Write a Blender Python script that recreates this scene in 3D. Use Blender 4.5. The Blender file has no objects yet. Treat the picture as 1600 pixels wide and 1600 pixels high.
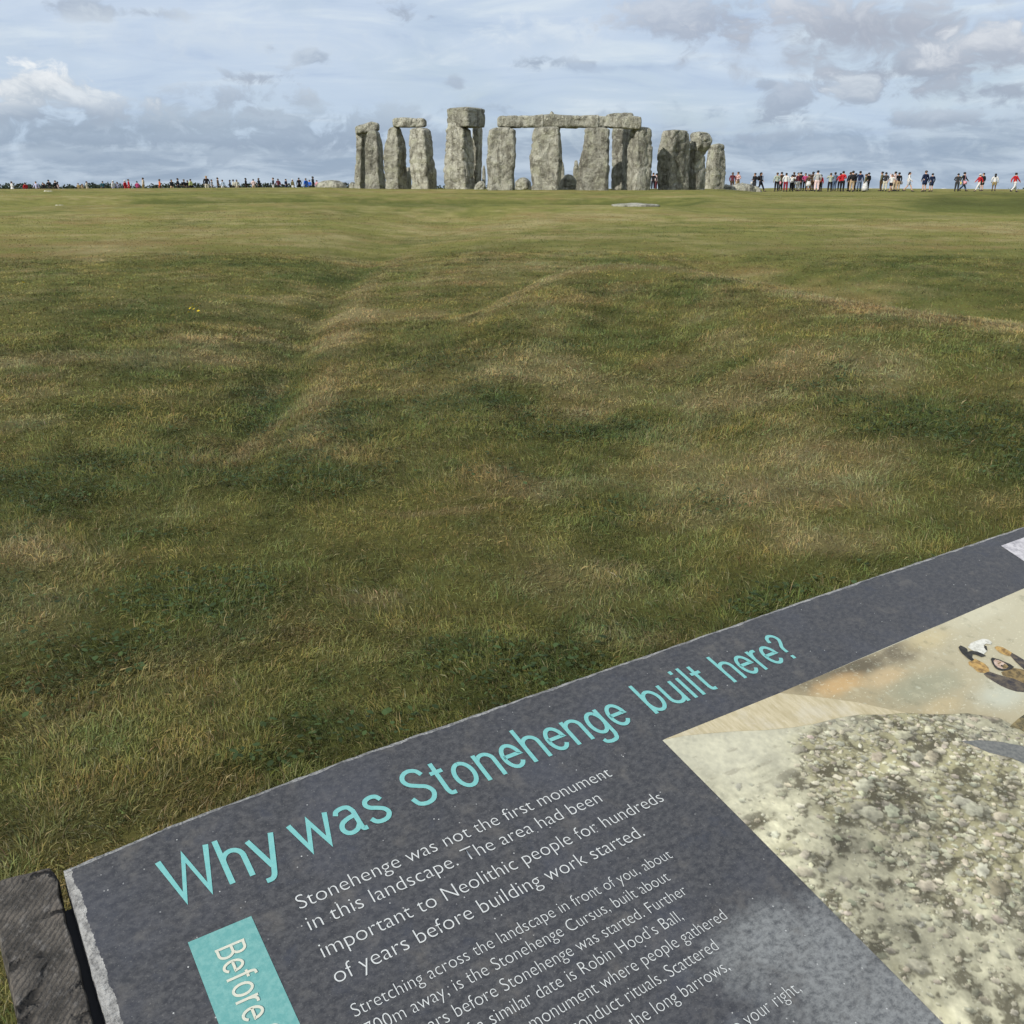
import bpy, bmesh, math, random
import numpy as np
from mathutils import Vector, Matrix, noise as mnoise

S = bpy.context.scene
COL = S.collection
random.seed(7)
RNG = np.random.default_rng(11)

# ------------------------------------------------------------------ camera
EYE = 1.6
FPX = 1479.0                      # focal length for a 1600 px wide picture
PITCH = math.atan((800 - 270) / FPX)
cam = bpy.data.cameras.new("camera")
cam.sensor_width = 36.0
cam.lens = 36.0 * FPX / 1600.0
cam.clip_start = 0.05
cam.clip_end = 20000
camo = bpy.data.objects.new("camera", cam)
COL.objects.link(camo)
camo.location = (0, 0, EYE)
camo.rotation_euler = (math.pi / 2 - PITCH, 0, 0)
S.camera = camo
S.render.resolution_x = S.render.resolution_y = 1024
S.view_settings.view_transform = 'Standard'
S.view_settings.look = 'None'
S.view_settings.gamma = 1
S.view_settings.exposure = 0.15
S.cycles.max_bounces = 4; S.cycles.diffuse_bounces = 3; S.cycles.transmission_bounces = 2; S.cycles.adaptive_threshold = 0.03
SUN = Vector((-0.60, -0.58, 0.545)).normalized()

# ------------------------------------------------------------------ node helpers
class NT:
    """tiny node-tree writer: every call returns an output socket"""
    def __init__(s, tree): s.t = tree; s.n = tree.nodes; s.l = tree.links
    def put(s, sock, v):
        if isinstance(v, bpy.types.NodeSocket): s.l.new(v, sock)
        elif v is not None:
            try: sock.default_value = v
            except Exception:
                sock.default_value = (*v, 1) if len(v) == 3 else v
    def math(s, op, a, b=None, c=None, clamp=False):
        n = s.n.new('ShaderNodeMath'); n.operation = op; n.use_clamp = clamp
        for i, v in enumerate((a, b, c)):
            if v is not None: s.put(n.inputs[i], v)
        return n.outputs[0]
    def vmath(s, op, a, b=None):
        n = s.n.new('ShaderNodeVectorMath'); n.operation = op
        s.put(n.inputs[0], a)
        if b is not None: s.put(n.inputs[1], b)
        return n.outputs[0]
    def mapr(s, v, a, b, c=0.0, d=1.0, smooth=True):
        n = s.n.new('ShaderNodeMapRange'); n.interpolation_type = 'SMOOTHSTEP' if smooth else 'LINEAR'
        for i, q in enumerate((v, a, b, c, d)): s.put(n.inputs[i], q)
        return n.outputs[0]
    def mix(s, f, a, b, mode='MIX'):
        n = s.n.new('ShaderNodeMix'); n.data_type = 'RGBA'; n.blend_type = mode; n.clamp_result = False
        s.put(n.inputs[0], f)
        for i, v in ((6, a), (7, b)):
            if isinstance(v, tuple) and len(v) == 3: v = (*v, 1)
            s.put(n.inputs[i], v)
        return n.outputs[2]
    def noise(s, vec, scale, detail=4, rough=0.55, dist=0.0, out=0):
        n = s.n.new('ShaderNodeTexNoise'); s.put(n.inputs['Vector'], vec)
        s.put(n.inputs['Scale'], scale); n.inputs['Detail'].default_value = detail
        n.inputs['Roughness'].default_value = rough; n.inputs['Distortion'].default_value = dist
        return n.outputs[out]
    def voro(s, vec, scale, feature='F1', out='Distance', rand=1.0):
        n = s.n.new('ShaderNodeTexVoronoi'); n.feature = feature
        s.put(n.inputs['Vector'], vec); n.inputs['Scale'].default_value = scale
        n.inputs['Randomness'].default_value = rand
        return n.outputs[out]
    def mapping(s, vec, loc=(0, 0, 0), rot=(0, 0, 0), sc=(1, 1, 1)):
        n = s.n.new('ShaderNodeMapping'); s.put(n.inputs[0], vec)
        n.inputs[1].default_value = loc; n.inputs[2].default_value = rot; n.inputs[3].default_value = sc
        return n.outputs[0]
    def sep(s, v):
        n = s.n.new('ShaderNodeSeparateXYZ'); s.put(n.inputs[0], v); return n.outputs
    def comb(s, x, y, z):
        n = s.n.new('ShaderNodeCombineXYZ')
        for i, v in enumerate((x, y, z)): s.put(n.inputs[i], v)
        return n.outputs[0]
    def coord(s, name='Object'): return s.n.new('ShaderNodeTexCoord').outputs[name]
    def pos(s): return s.n.new('ShaderNodeNewGeometry').outputs['Position']
    def rand(s): return s.n.new('ShaderNodeObjectInfo').outputs['Random']
    def attr(s, name):
        n = s.n.new('ShaderNodeAttribute'); n.attribute_name = name; return n.outputs['Color']
    def bump(s, h, strength, dist=0.02):
        n = s.n.new('ShaderNodeBump'); n.inputs['Strength'].default_value = strength
        n.inputs['Distance'].default_value = dist; s.put(n.inputs['Height'], h); return n.outputs[0]

def mat(name, build=None, color=(.5, .5, .5), rough=.7, spec=.3, metal=0):
    m = bpy.data.materials.new(name); m.use_nodes = True
    t = NT(m.node_tree); b = m.node_tree.nodes['Principled BSDF']
    b.inputs['Base Color'].default_value = (*color, 1); b.inputs['Roughness'].default_value = rough
    b.inputs['Specular IOR Level'].default_value = spec; b.inputs['Metallic'].default_value = metal
    if build:
        r = build(t, b)
        if r is not None: t.l.new(r, b.inputs['Base Color'])
    return m

# ------------------------------------------------------------------ pixel <-> world (pixels of the 1600 px photograph)
cp, sp = math.cos(PITCH), math.sin(PITCH)
def ray(px, py):
    X = (px - 800) / FPX; Y = -(py - 800) / FPX
    return np.array([X, cp + Y * sp, -sp + Y * cp])
def az_el(px, py):
    d = ray(px, py); d = d / np.linalg.norm(d)
    return math.atan2(d[0], d[1]), math.asin(d[2])
def at_plane(px, py, D):           # the point of that ray at ground distance y = D
    d = ray(px, py); s = D / d[1]
    return np.array([d[0] * s, D, EYE + d[2] * s])

# ------------------------------------------------------------------ world: sky with clouds
W = bpy.data.worlds.new("World"); S.world = W; W.use_nodes = True
t = NT(W.node_tree); bg = W.node_tree.nodes['Background']
sky = t.n.new('ShaderNodeTexSky'); sky.sky_type = 'NISHITA'; sky.sun_disc = False
sky.sun_elevation = math.asin(SUN.z); sky.sun_rotation = math.atan2(SUN.x, SUN.y)
sky.air_density = 1.0; sky.dust_density = 1.5; sky.ozone_density = 1.0
SKY_STRENGTH = 0.1
bg.inputs['Strength'].default_value = SKY_STRENGTH
def k(r, g, b): # an sRGB cloud tone as radiance
    f = lambda c: ((c / 255 + .055) / 1.055) ** 2.4 if c > 10 else c / 255 / 12.92
    return (f(r * .99) / SKY_STRENGTH, f(g * .985) / SKY_STRENGTH, f(b * .978) / SKY_STRENGTH)
d = t.vmath('NORMALIZE', t.coord('Generated'))
dx, dy, dz = t.sep(d)
AZ = t.math('ARCTAN2', dx, dy); EL = t.math('ARCSINE', dz)
P = t.comb(AZ, t.math('MULTIPLY', EL, 1.5), 0.0)
warp = t.vmath('MULTIPLY', t.vmath('SUBTRACT', t.noise(P, 14.0, 3, .5, 0, 1), (.5, .5, .5)), (.07, .05, 0))
PW = t.vmath('ADD', P, warp)
big = t.noise(P, 5.0, 6, .55, .3)
mid = t.noise(PW, 22.0, 8, .60, .15)
fine = t.noise(PW, 70.0, 6, .62, .1)
edge = t.math('ADD', t.math('MULTIPLY', mid, .80), t.math('MULTIPLY', fine, .20))
edge = t.math('MULTIPLY', t.math('SUBTRACT', edge, .5), 2.2)
# wispy high deck over the blue
pale = t.mix(t.mapr(EL, .0, .15), k(184, 203, 223), k(192, 208, 229))
c = t.mix(t.mapr(big, .34, .58, .74, .98), sky.outputs[0], pale)
streak = t.noise(t.comb(AZ, t.math('MULTIPLY', EL, 6.0), 3.0), 7.0, 6, .58, .6)
c = t.mix(t.mapr(streak, .48, .74, 0, .75), c, k(212, 224, 234))
c = t.mix(t.mapr(streak, .5, .28, 0, .6), c, k(166, 186, 214))
# low layered cloud down to the horizon
low = t.math('ADD', t.mapr(EL, .005, .085, .95, -0.2, False), t.math('MULTIPLY', edge, 1.0))
layer = t.noise(t.comb(t.math('ADD', AZ, 0.0), t.math('MULTIPLY', EL, 5.0), 1.0), 11.0, 7, .62, .5)
lowtone = t.mix(t.mapr(layer, .36, .64), k(143, 161, 183), k(184, 199, 215))
c = t.mix(t.mapr(low, .15, .75, 0, .85), c, lowtone)
def blob(px, py, rx, ry, lit, shade, amp=1.2, soft=.35, op=.9, lift=.25, hard=0.0):
    """a cloud at a place of the sky: sunlit top fading to a shaded base, ragged outline"""
    global c
    a0, e0 = az_el(px, py); a1, _ = az_el(px + rx, py); _, e1 = az_el(px, py - ry)
    u = t.math('DIVIDE', t.math('SUBTRACT', AZ, a0), abs(a1 - a0))
    v = t.math('DIVIDE', t.math('SUBTRACT', EL, e0), abs(e1 - e0))
    r = t.math('SQRT', t.math('ADD', t.math('MULTIPLY', u, u), t.math('MULTIPLY', v, v)))
    m = t.math('ADD', t.math('SUBTRACT', 1.0, r), t.math('MULTIPLY', edge, amp * 2))
    # ragged on top, flatter and softer below
    mask = t.mapr(m, hard - .08, soft + hard + .18, 0, op)
    tone = t.mapr(t.math('ADD', t.math('ADD', t.math('MULTIPLY', v, .55), t.math('MULTIPLY', edge, 1.5)), t.math('MULTIPLY', u, -.12)), -.45 + lift, .75 + lift)
    c = t.mix(mask, c, t.mix(tone, shade, lit))
G1, G2 = k(156, 168, 186), k(174, 187, 203)
L1, L2 = k(186, 200, 216), k(147, 164, 184)
# low bank at the left: several overlapping layers with paler billows between them
blob(230, 205, 480, 60, k(184, 199, 214), k(152, 169, 188), 1.0, .9, .75, .2)
blob(120, 200, 260, 40, L1, L2, 1.3, .8, .75, .25)
blob(430, 190, 230, 40, k(190, 204, 218), k(152, 169, 188), 1.4, .8, .7, .2)
blob(560, 212, 240, 34, k(174, 190, 208), k(146, 163, 185), 1.4, .7, .7, .2)
blob(300, 218, 420, 16, k(170, 187, 206), k(148, 165, 186), 1.6, .8, .6, .1)
blob(150, 245, 500, 12, k(176, 192, 209), k(150, 167, 188), 1.6, .8, .55, .1)
blob(350, 150, 130, 26, k(190, 202, 216), k(160, 174, 192), 1.5, .7, .75, .15)
blob(395, 122, 55, 18, k(170, 184, 201), G1, 1.7, .7, .75)
blob(60, 138, 100, 44, k(236, 240, 243), k(172, 185, 200), .9, .3, .92, -.12)
blob(140, 162, 110, 26, k(212, 221, 230), k(164, 178, 196), 1.2, .5, .85, -.05)
blob(70, 180, 120, 16, k(176, 190, 206), k(152, 167, 186), 1.3, .6, .8, .1)
blob(115, 8, 75, 18, G2, G1, 1.6, .9, .7)
blob(220, 20, 65, 13, G2, G1, 1.6, .9, .7)
blob(625, 16, 26, 20, G2, G1, 1.8, .8, .75)
blob(676, 26, 16, 8, G2, G1, 1.8, .8, .6)
blob(490, 88, 28, 12, k(168, 182, 200), k(148, 163, 184), 1.4, .6, .8)
blob(425, 76, 12, 8, G2, G1, 1.6, .8, .6)
blob(845, 97, 46, 13, G2, k(152, 167, 187), 1.7, .7, .8)
blob(915, 100, 26, 6, G2, G1, 1.7, .7, .7)
blob(712, 126, 16, 12, G2, G1, 1.7, .9, .55)
blob(740, 172, 60, 14, G2, L2, 1.6, .9, .6)
blob(330, 62, 330, 50, k(206, 218, 230), k(194, 208, 224), 1.2, 1.1, .6, .0)
blob(870, 55, 150, 42, k(214, 225, 235), k(198, 212, 228), 1.2, 1.0, .75, .0)
blob(960, 105, 180, 10, k(172, 190, 213), k(166, 184, 208), 1.0, .9, .6, .0)
# upper right mass: heaped clouds with bright shoulders
blob(1370, 66, 330, 84, k(186, 196, 209), k(166, 177, 193), .9, .9, .88, .1)
blob(1090, 28, 150, 46, k(196, 205, 218), k(164, 175, 193), 1.3, .6, .85, .2)
blob(1250, 10, 70, 30, k(216, 222, 230), k(178, 187, 202), 1.1, .5, .8, .1)
blob(1330, 40, 210, 56, k(200, 207, 218), k(164, 173, 189), 1.0, .6, .92, .2)
blob(1420, 108, 190, 44, k(190, 199, 212), k(157, 168, 185), 1.1, .6, .9, .2)
blob(1560, 85, 110, 56, k(214, 220, 228), k(166, 176, 192), .95, .5, .92, .22)
blob(1560, 138, 150, 26, k(184, 194, 208), k(154, 166, 184), 1.1, .6, .85, .2)
blob(1228, 156, 50, 36, k(184, 196, 212), k(155, 169, 188), 1.2, .45, .88, .15)
blob(1195, 130, 16, 14, k(178, 191, 208), k(160, 174, 193), 1.4, .5, .8, .15)
blob(1342, 144, 46, 36, k(204, 214, 225), k(160, 173, 191), 1.1, .45, .9, .12)
blob(1450, 186, 90, 16, k(186, 198, 213), k(156, 170, 188), 1.4, .7, .8)
blob(1225, 213, 50, 14, k(180, 194, 210), k(153, 169, 189), 1.5, .7, .8)
blob(1165, 215, 34, 12, k(180, 194, 210), k(156, 171, 191), 1.5, .7, .75)
blob(1400, 232, 320, 24, k(176, 192, 210), k(150, 168, 190), 1.5, .9, .7)
# far above the picture: broken cloud that still lights the ground
ov = t.mapr(t.noise(t.comb(t.math('DIVIDE', dx, t.math('ADD', t.math('ABSOLUTE', dz), .15)), t.math('DIVIDE', dy, t.math('ADD', t.math('ABSOLUTE', dz), .15)), 5.0), 1.3, 5, .55), .42, .58)
c = t.mix(t.math('MULTIPLY', ov, t.mapr(EL, .18, .32)), c, k(200, 206, 215))
t.l.new(c, bg.inputs['Color'])

sl = bpy.data.lights.new("sun", 'SUN'); sl.energy = 4.0; sl.angle = math.radians(0.6); sl.color = (1.0, .955, .88)
so = bpy.data.objects.new("sun", sl); COL.objects.link(so)
so.rotation_euler = SUN.to_track_quat('Z', 'Y').to_euler(); so.location = (-20, -20, 40)

# ------------------------------------------------------------------ object helpers
def tag(o, label=None, cat=None, group=None, kind=None):
    if label: o['label'] = label
    if cat: o['category'] = cat
    if group: o['group'] = group
    if kind: o['kind'] = kind
    return o
def link(name, me, m=None, parent=None, smooth=False):
    o = bpy.data.objects.new(name, me); COL.objects.link(o)
    if m is not None:
        for q in (m if isinstance(m, (list, tuple)) else [m]): me.materials.append(q)
    if parent: o.parent = parent
    if smooth: me.polygons.foreach_set('use_smooth', [True] * len(me.polygons))
    return o
def pymesh(name, v, f):
    me = bpy.data.meshes.new(name); me.from_pydata([tuple(map(float, q)) for q in v], [], f); me.validate(); me.update(); return me
def empty(name, loc=(0, 0, 0), rz=0):
    o = bpy.data.objects.new(name, None); COL.objects.link(o); o.location = loc; o.rotation_euler = (0, 0, rz); o.empty_display_size = .2
    return o
def smst(x, a, b):
    q = np.clip((x - a) / (b - a), 0, 1); return q * q * (3 - 2 * q)

# lattice value noise in numpy
_LAT = np.random.default_rng(3).random((256, 256))
def vnoise(x, y):
    xi = np.floor(x).astype(int); yi = np.floor(y).astype(int); fx = x - xi; fy = y - yi
    fx = fx * fx * (3 - 2 * fx); fy = fy * fy * (3 - 2 * fy)
    g = lambda i, j: _LAT[i & 255, j & 255]
    return (g(xi, yi) * (1 - fx) + g(xi + 1, yi) * fx) * (1 - fy) + (g(xi, yi + 1) * (1 - fx) + g(xi + 1, yi + 1) * fx) * fy
def fbm(x, y, s, octv=4, off=0.0):
    r = 0; a = .5; tot = 0
    for i in range(octv):
        r = r + a * vnoise(x / s + 17.3 * i + off, y / s + 9.1 * i - off); tot += a; a *= .55; s *= .5
    return r / tot - .5

# ------------------------------------------------------------------ terrain
DK = [0, 10, 20, 40, 60, 66, 80, 100, 115, 130, 200, 400, 500, 800, 1500, 6000]
PL = [0, 0, .06, .30, .60, .68, .52, .1, -.3, -.72, -3, -7, -8.75, -14, -25, -90]
PC = [0, 0, .05, .22, .45, .53, .42, .02, -.3, -.74, -3, -7, -8.75, -14, -25, -90]
PR = [0, 0, .05, .16, .24, .23, .08, -.13, .02, -.35, -2.6, -5.5, -6.6, -11, -22, -90]
def base_h(x, y):
    D = np.hypot(x, y); a = np.where(y > .3, x / np.maximum(y, .3), np.where(x > 0, 1.0, -1.0))
    wl = smst(a, -.2, -.13); wr = smst(a, .19, .27)
    return np.interp(D, DK, PL) * (1 - wl) + np.interp(D, DK, PC) * wl * (1 - wr) + np.interp(D, DK, PR) * wr
def at_base(px, py, fn=None):
    fn = fn or base_h; d = ray(px, py); z = 0.0
    for _ in range(25):
        s = (z - EYE) / d[2]; z = float(fn(np.array([d[0] * s]), np.array([d[1] * s]))[0])
    s = (z - EYE) / d[2]
    return np.array([d[0] * s, d[1] * s, z])
RUT = np.array([at_base(*q)[:2] for q in ((372, 735), (392, 680), (420, 605), (448, 545), (475, 500), (520, 440), (565, 403), (640, 365), (690, 345), (715, 335))])
def seg_dist(x, y, L):
    best = np.full(x.shape, 1e9); sgn = np.zeros(x.shape)
    for (ax, ay), (bx, by) in zip(L[:-1], L[1:]):
        ex, ey = bx - ax, by - ay; q = np.clip(((x - ax) * ex + (y - ay) * ey) / (ex * ex + ey * ey), 0, 1)
        dd = np.hypot(x - ax - q * ex, y - ay - q * ey); s = np.sign(ex * (y - ay) - ey * (x - ax))
        sgn = np.where(dd < best, s, sgn); best = np.minimum(best, dd)
    return best, sgn
CR = [(640, 500), (760, 468), (850, 440), (950, 428), (1080, 440), (1180, 466), (1300, 490), (1450, 515), (1600, 533), (1750, 552), (2000, 580)]
CRa, CRD = [], []
for q in CR:
    d0 = ray(*q); s = (.30 - EYE) / d0[2]; CRa.append(d0[0] / d0[1]); CRD.append(math.hypot(d0[0] * s, d0[1] * s))
def height(x, y):
    x = np.asarray(x, float); y = np.asarray(y, float)
    h = base_h(x, y); D = np.hypot(x, y); a = np.where(y > .3, x / np.maximum(y, .3), np.sign(x) * 3)
    near = smst(D, .5, 4) * (1 - smst(D, 60, 140))
    h = h + near * (.03 * fbm(x, y, 3.0, 3) + .09 * fbm(x, y, 11.0, 2, 5.5) * smst(D, 4, 14))
    # long rounded bank right of centre
    s = D - np.interp(a, CRa, CRD); A = np.interp(a, [-.12, -.03, .06, .2, .6, .9], [0, .16, .42, .48, .46, .1])
    h = h + A * np.where(s < 0, np.exp(-(s / 4.6) ** 2), np.exp(-(s / 1.25) ** 2)) - .8 * A * np.exp(-((s - 5.0) / 3.0) ** 2) * smst(a, .12, .25)
    # worn rut running towards the stones, with a raised right lip
    dd, sg = seg_dist(x, y, RUT); wd = .16 + .006 * D
    fade = smst(D, 4.6, 6.2) * (1 - smst(D, 15, 27))
    h = h + fade * (-.075 * np.exp(-(dd / wd) ** 2) + .04 * np.exp(-((dd + sg * 2.2 * wd) / (1.2 * wd)) ** 2) * (sg < 0))
    vw = .30 + .055 * D; vf = smst(D, 5, 9) * (1 - smst(D, 30, 44))
    h = h - vf * (.10 + .004 * D) * np.exp(-(dd / vw) ** 2)          # the shallow trough the rut runs in
    # henge ditch and bank in front of the stones
    w = (1 - smst(a, .14, .2)) * smst(a, -.75, -.2)
    h = h + w * (-.55 * np.exp(-((D - 49) / 3.6) ** 2) + .16 * np.exp(-((D - 40) / 4) ** 2))
    w = smst(a, .33, .48)
    h = h + w * (.36 * np.exp(-((D - 60) / 5) ** 2) - .3 * np.exp(-((D - 46) / 4) ** 2))
    return h
def at(px, py): return at_base(px, py, height)
def H(x, y): return float(height(np.array([x]), np.array([y]))[0])

# turf colour zones: dark green clover and straw-dry areas, one of them painting a sunlit flank, in ground coordinates
def zone(px, py, rx, ry, amt):
    p = at(px, py); d0 = at(px, max(py - ry, 300)); d1 = at(px, py + ry)
    return (p[0], p[1], rx * p[1] / FPX * 1.02, max(.5 * abs(d0[1] - d1[1]), .04), amt)
GREEN = [zone(*q) for q in ((1460, 640, 190, 42, 1), (1565, 705, 90, 45, .9), (960, 682, 95, 22, .9), (760, 622, 70, 12, .8), (655, 548, 75, 18, .8),
    (150, 640, 95, 18, .7), (265, 490, 190, 26, .9), (110, 745, 180, 36, .8), (480, 760, 120, 30, .7), (255, 950, 160, 55, 1), (330, 985, 90, 34, 1),
    (90, 1090, 140, 70, .8), (480, 1150, 150, 40, .5), (250, 850, 80, 30, .7), (540, 430, 70, 12, .6), (690, 326, 90, 9, .7), (1350, 450, 200, 18, .6),
    (1480, 470, 160, 14, .6), (760, 1010, 160, 26, .5), (860, 318, 160, 5, .6), (1540, 322, 130, 11, .8), (380, 1240, 160, 30, .5), (60, 470, 90, 14, .5), (1270, 590, 60, 8, .7), (1120, 575, 50, 8, .6),
    (1200, 950, 120, 22, .4), (1420, 860, 120, 22, .45))]
STRAW_LIT = [zone(*q) for q in ((1150, 790, 170, 40, .8), (820, 765, 110, 14, 1), (700, 790, 130, 8, .9), (1195, 478, 70, 7, 1.2), (120, 560, 190, 22, .7), (335, 545, 150, 24, .7),
    (780, 420, 120, 34, .7), (900, 340, 200, 12, .5), (560, 905, 80, 14, .8), (30, 880, 80, 28, .9), (950, 640, 90, 18, .7), (1250, 840, 160, 25, .6), (1160, 610, 200, 30, .6),  # the opening zone paints the bank's sunlit left flank in straw
    (398, 690, 22, 40, 1.2), (425, 610, 14, 30, .9), (850, 560, 200, 40, .4), (1330, 700, 120, 28, .6), (60, 660, 120, 20, .6), (600, 480, 130, 20, .5), (1000, 900, 250, 40, .5),
    (900, 310, 50, 4, .6), (100, 380, 200, 30, .4), (620, 1010, 80, 20, .4), (930, 1000, 120, 20, .5), (1350, 510, 180, 9, .9), (1000, 430, 200, 7, .7), (1480, 350, 160, 9, .5), (300, 330, 300, 14, .4), (760, 360, 150, 14, .5))]
def turf(x, y):
    """0..1 greenness and 0..1 dryness of the turf at ground points"""
    D = np.hypot(x, y); g = np.zeros_like(x); s = np.zeros_like(x)
    wx = x + .28 * (.4 + .06 * D) * 2 * fbm(x, y, .9, 3, 2.2); wy = y + (.4 + .09 * D) * fbm(x, y, .8, 3, 7.7)
    for L, dst in ((GREEN, 'g'), (STRAW_LIT, 's')):
        for cx, cy, rx, ry, am in L:
            e = am * np.exp(-(((wx - cx) / rx) ** 2 + ((wy - cy) / ry) ** 2) ** 1.4)
            if dst == 'g': g = np.maximum(g, e)
            else: s = np.maximum(s, e)
    n1 = fbm(x, y, .55, 4, 1.1); n2 = fbm(x, y, 2.6, 4, 3.3); n3 = fbm(x, y, 9.0, 3, 8.8)
    g = g + 1.5 * n1 + 1.1 * n2 + .6 * n3 + .16
    s = s + 1.6 * fbm(x, y, .45, 4, 12.1) + 1.3 * fbm(x, y, 2.0, 4, 14.4) - .5 * n3 + .14
    dd, sg = seg_dist(x, y, RUT); wd = .16 + .006 * D; fade = smst(D, 4.6, 6) * (1 - smst(D, 15, 27))
    m = (1 - smst(np.abs(x / np.maximum(y, .3) + .1), .25, .32)) * np.exp(-((D - 49) / 4) ** 2) + smst(x / np.maximum(y, .3), .36, .46) * np.exp(-((D - 52) / 6) ** 2)
    mow = fbm(x * .16, y, .9, 3, 51.) * smst(D, 6, 14)
    g = g + 1.2 * m - .5 * mow; s = s + .9 * mow - 1.0 * m
    sc = D - np.interp(x / np.maximum(y, .3), CRa, CRD); aa = x / np.maximum(y, .3); on = (y > .3) * smst(aa, -.1, .05)
    far = smst(D, 12, 30); m2 = fbm(x * .22, y, 4.5, 4, 81.) * far; g = g - .7 * m2; s = s + 1.3 * m2
    s = s + on * .75 * np.exp(-((sc + .15) / .45) ** 2) + on * .30 * np.exp(-((sc + 2.5) / 2.2) ** 2); g = g - on * .6 * np.exp(-((sc + .1) / .6) ** 2)
    g = g + on * smst(aa, .1, .25) * .75 * np.exp(-((sc - 3.2) / 2.2) ** 2); s = s - on * .5 * np.exp(-((sc - 3.2) / 2.2) ** 2)
    g = g + fade * .40 * np.exp(-(dd / wd) ** 2); s = s + fade * .75 * np.exp(-((dd - 2.0 * wd) / wd) ** 2) * (sg < 0)
    return np.clip(g, 0, 1), np.clip(s, 0, 1)
C_OLIVE = np.array([.158, .154, .046]); C_GREEN = np.array([.064, .083, .022]); C_STRAW = np.array([.335, .275, .140]); C_RUST = np.array([.215, .140, .062])
def turf_col(x, y):
    g, s = turf(x, y); r = np.clip(.5 + 3.2 * fbm(x, y, 1.1, 3, 21.0), 0, 1)[:, None]
    g = g[:, None]; s = s[:, None]
    D = np.hypot(x, y)[:, None]
    dry = C_STRAW * (1 - .85 * r) + C_RUST * .85 * r
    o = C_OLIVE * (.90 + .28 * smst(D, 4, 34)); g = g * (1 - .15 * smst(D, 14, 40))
    c = o * (1 - .80 * g) + C_GREEN * .80 * g
    a_ = (x / np.maximum(y, .3))[:, None]; dk = (1 - smst(np.abs(a_ + .1), .22, .32)) * np.exp(-((D - 49) / 3.2) ** 2) + smst(a_, .36, .46) * np.exp(-((D - 54) / 6) ** 2)
    dk = dk * np.clip(.75 + 2.0 * fbm(x, y, 3.0, 3, 91.), 0, 1)[:, None]
    c = c * (1 - .62 * s * (1 - .5 * g)) + dry * .62 * s * (1 - .5 * g)
    return c * (1 - .75 * dk) + np.array([.050, .058, .017]) * .75 * dk       # longer, darker grass in the ditch

# ground sheet, all round the viewpoint and out to the horizon
rr = np.concatenate([np.linspace(0.3, 3, 60), np.geomspace(3.04, 130, 470), np.geomspace(134, 6000, 60)])
fa = np.linspace(-36, 36, 560); ba = np.linspace(36, 324, 90)[1:-1]
th = np.radians(np.concatenate([fa, ba])); NA = len(th); NR = len(rr)
RR, TH = np.meshgrid(rr, th, indexing='ij')
gx = (RR * np.sin(TH)).ravel(); gy = (RR * np.cos(TH)).ravel(); gz = height(gx, gy)
verts = np.stack([gx, gy, gz], 1); verts = np.vstack([verts, [[0, 0, 0]]])
i = np.arange(NR - 1)[:, None]; j = np.arange(NA)[None, :]; j2 = (j + 1) % NA
quads = np.stack([i * NA + j, i * NA + j2, (i + 1) * NA + j2, (i + 1) * NA + j], -1).reshape(-1, 4)[:, ::-1]
def np_mesh(name, v, quads=None, tris=None):
    me = bpy.data.meshes.new(name); me.vertices.add(len(v)); me.vertices.foreach_set('co', np.asarray(v, np.float32).ravel())
    nq = 0 if quads is None else len(quads); nt = 0 if tris is None else len(tris)
    idx = np.concatenate([q.ravel() for q in (quads, tris) if q is not None]).astype(np.int32)
    me.loops.add(len(idx)); me.loops.foreach_set('vertex_index', idx)
    me.polygons.add(nq + nt)
    st = np.concatenate([np.arange(nq) * 4, nq * 4 + np.arange(nt) * 3]).astype(np.int32)
    me.polygons.foreach_set('loop_start', st)
    me.update(calc_edges=True); me.validate()
    return me
def set_col(me, c, name='tint'):
    a = me.color_attributes.new(name, 'FLOAT_COLOR', 'POINT')
    a.data.foreach_set('color', np.concatenate([c, np.ones((len(c), 1))], 1).astype(np.float32).ravel())
cen = np.stack([np.full(NA, len(verts) - 1), (np.arange(NA) + 1) % NA, np.arange(NA)], 1)[:, ::-1]
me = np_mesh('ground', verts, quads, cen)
cc = turf_col(verts[:, 0], verts[:, 1]) * (.55 + .45 * smst(np.hypot(verts[:, 0], verts[:, 1]), 5, 34))[:, None]; set_col(me, cc)   # thatch and soil tint darkened up close, painting shade between the blades
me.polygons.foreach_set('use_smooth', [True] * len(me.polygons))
def b_ground(t, b):
    p = t.pos(); x, y, z = t.sep(p)
    n1 = t.noise(p, 38.0, 5, .65); n2 = t.noise(t.mapping(p, sc=(1, .45, 1)), 3.2, 6, .68, .6); n3 = t.noise(t.mapping(p, sc=(.6, .3, 1)), .9, 5, .65, .5)
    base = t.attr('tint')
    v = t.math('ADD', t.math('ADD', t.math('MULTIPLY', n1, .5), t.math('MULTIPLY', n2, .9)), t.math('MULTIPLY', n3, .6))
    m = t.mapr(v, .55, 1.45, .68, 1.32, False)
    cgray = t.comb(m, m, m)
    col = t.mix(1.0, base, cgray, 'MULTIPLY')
    b.inputs['Roughness'].default_value = 1; b.inputs['Specular IOR Level'].default_value = 0.05
    h = t.math('ADD', t.math('MULTIPLY', n1, .25), n2)
    t.l.new(t.bump(h, .45, .06), b.inputs['Normal'])
    return col
tag(link('ground', me, mat('turf_soil', b_ground)), kind='structure')

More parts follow.
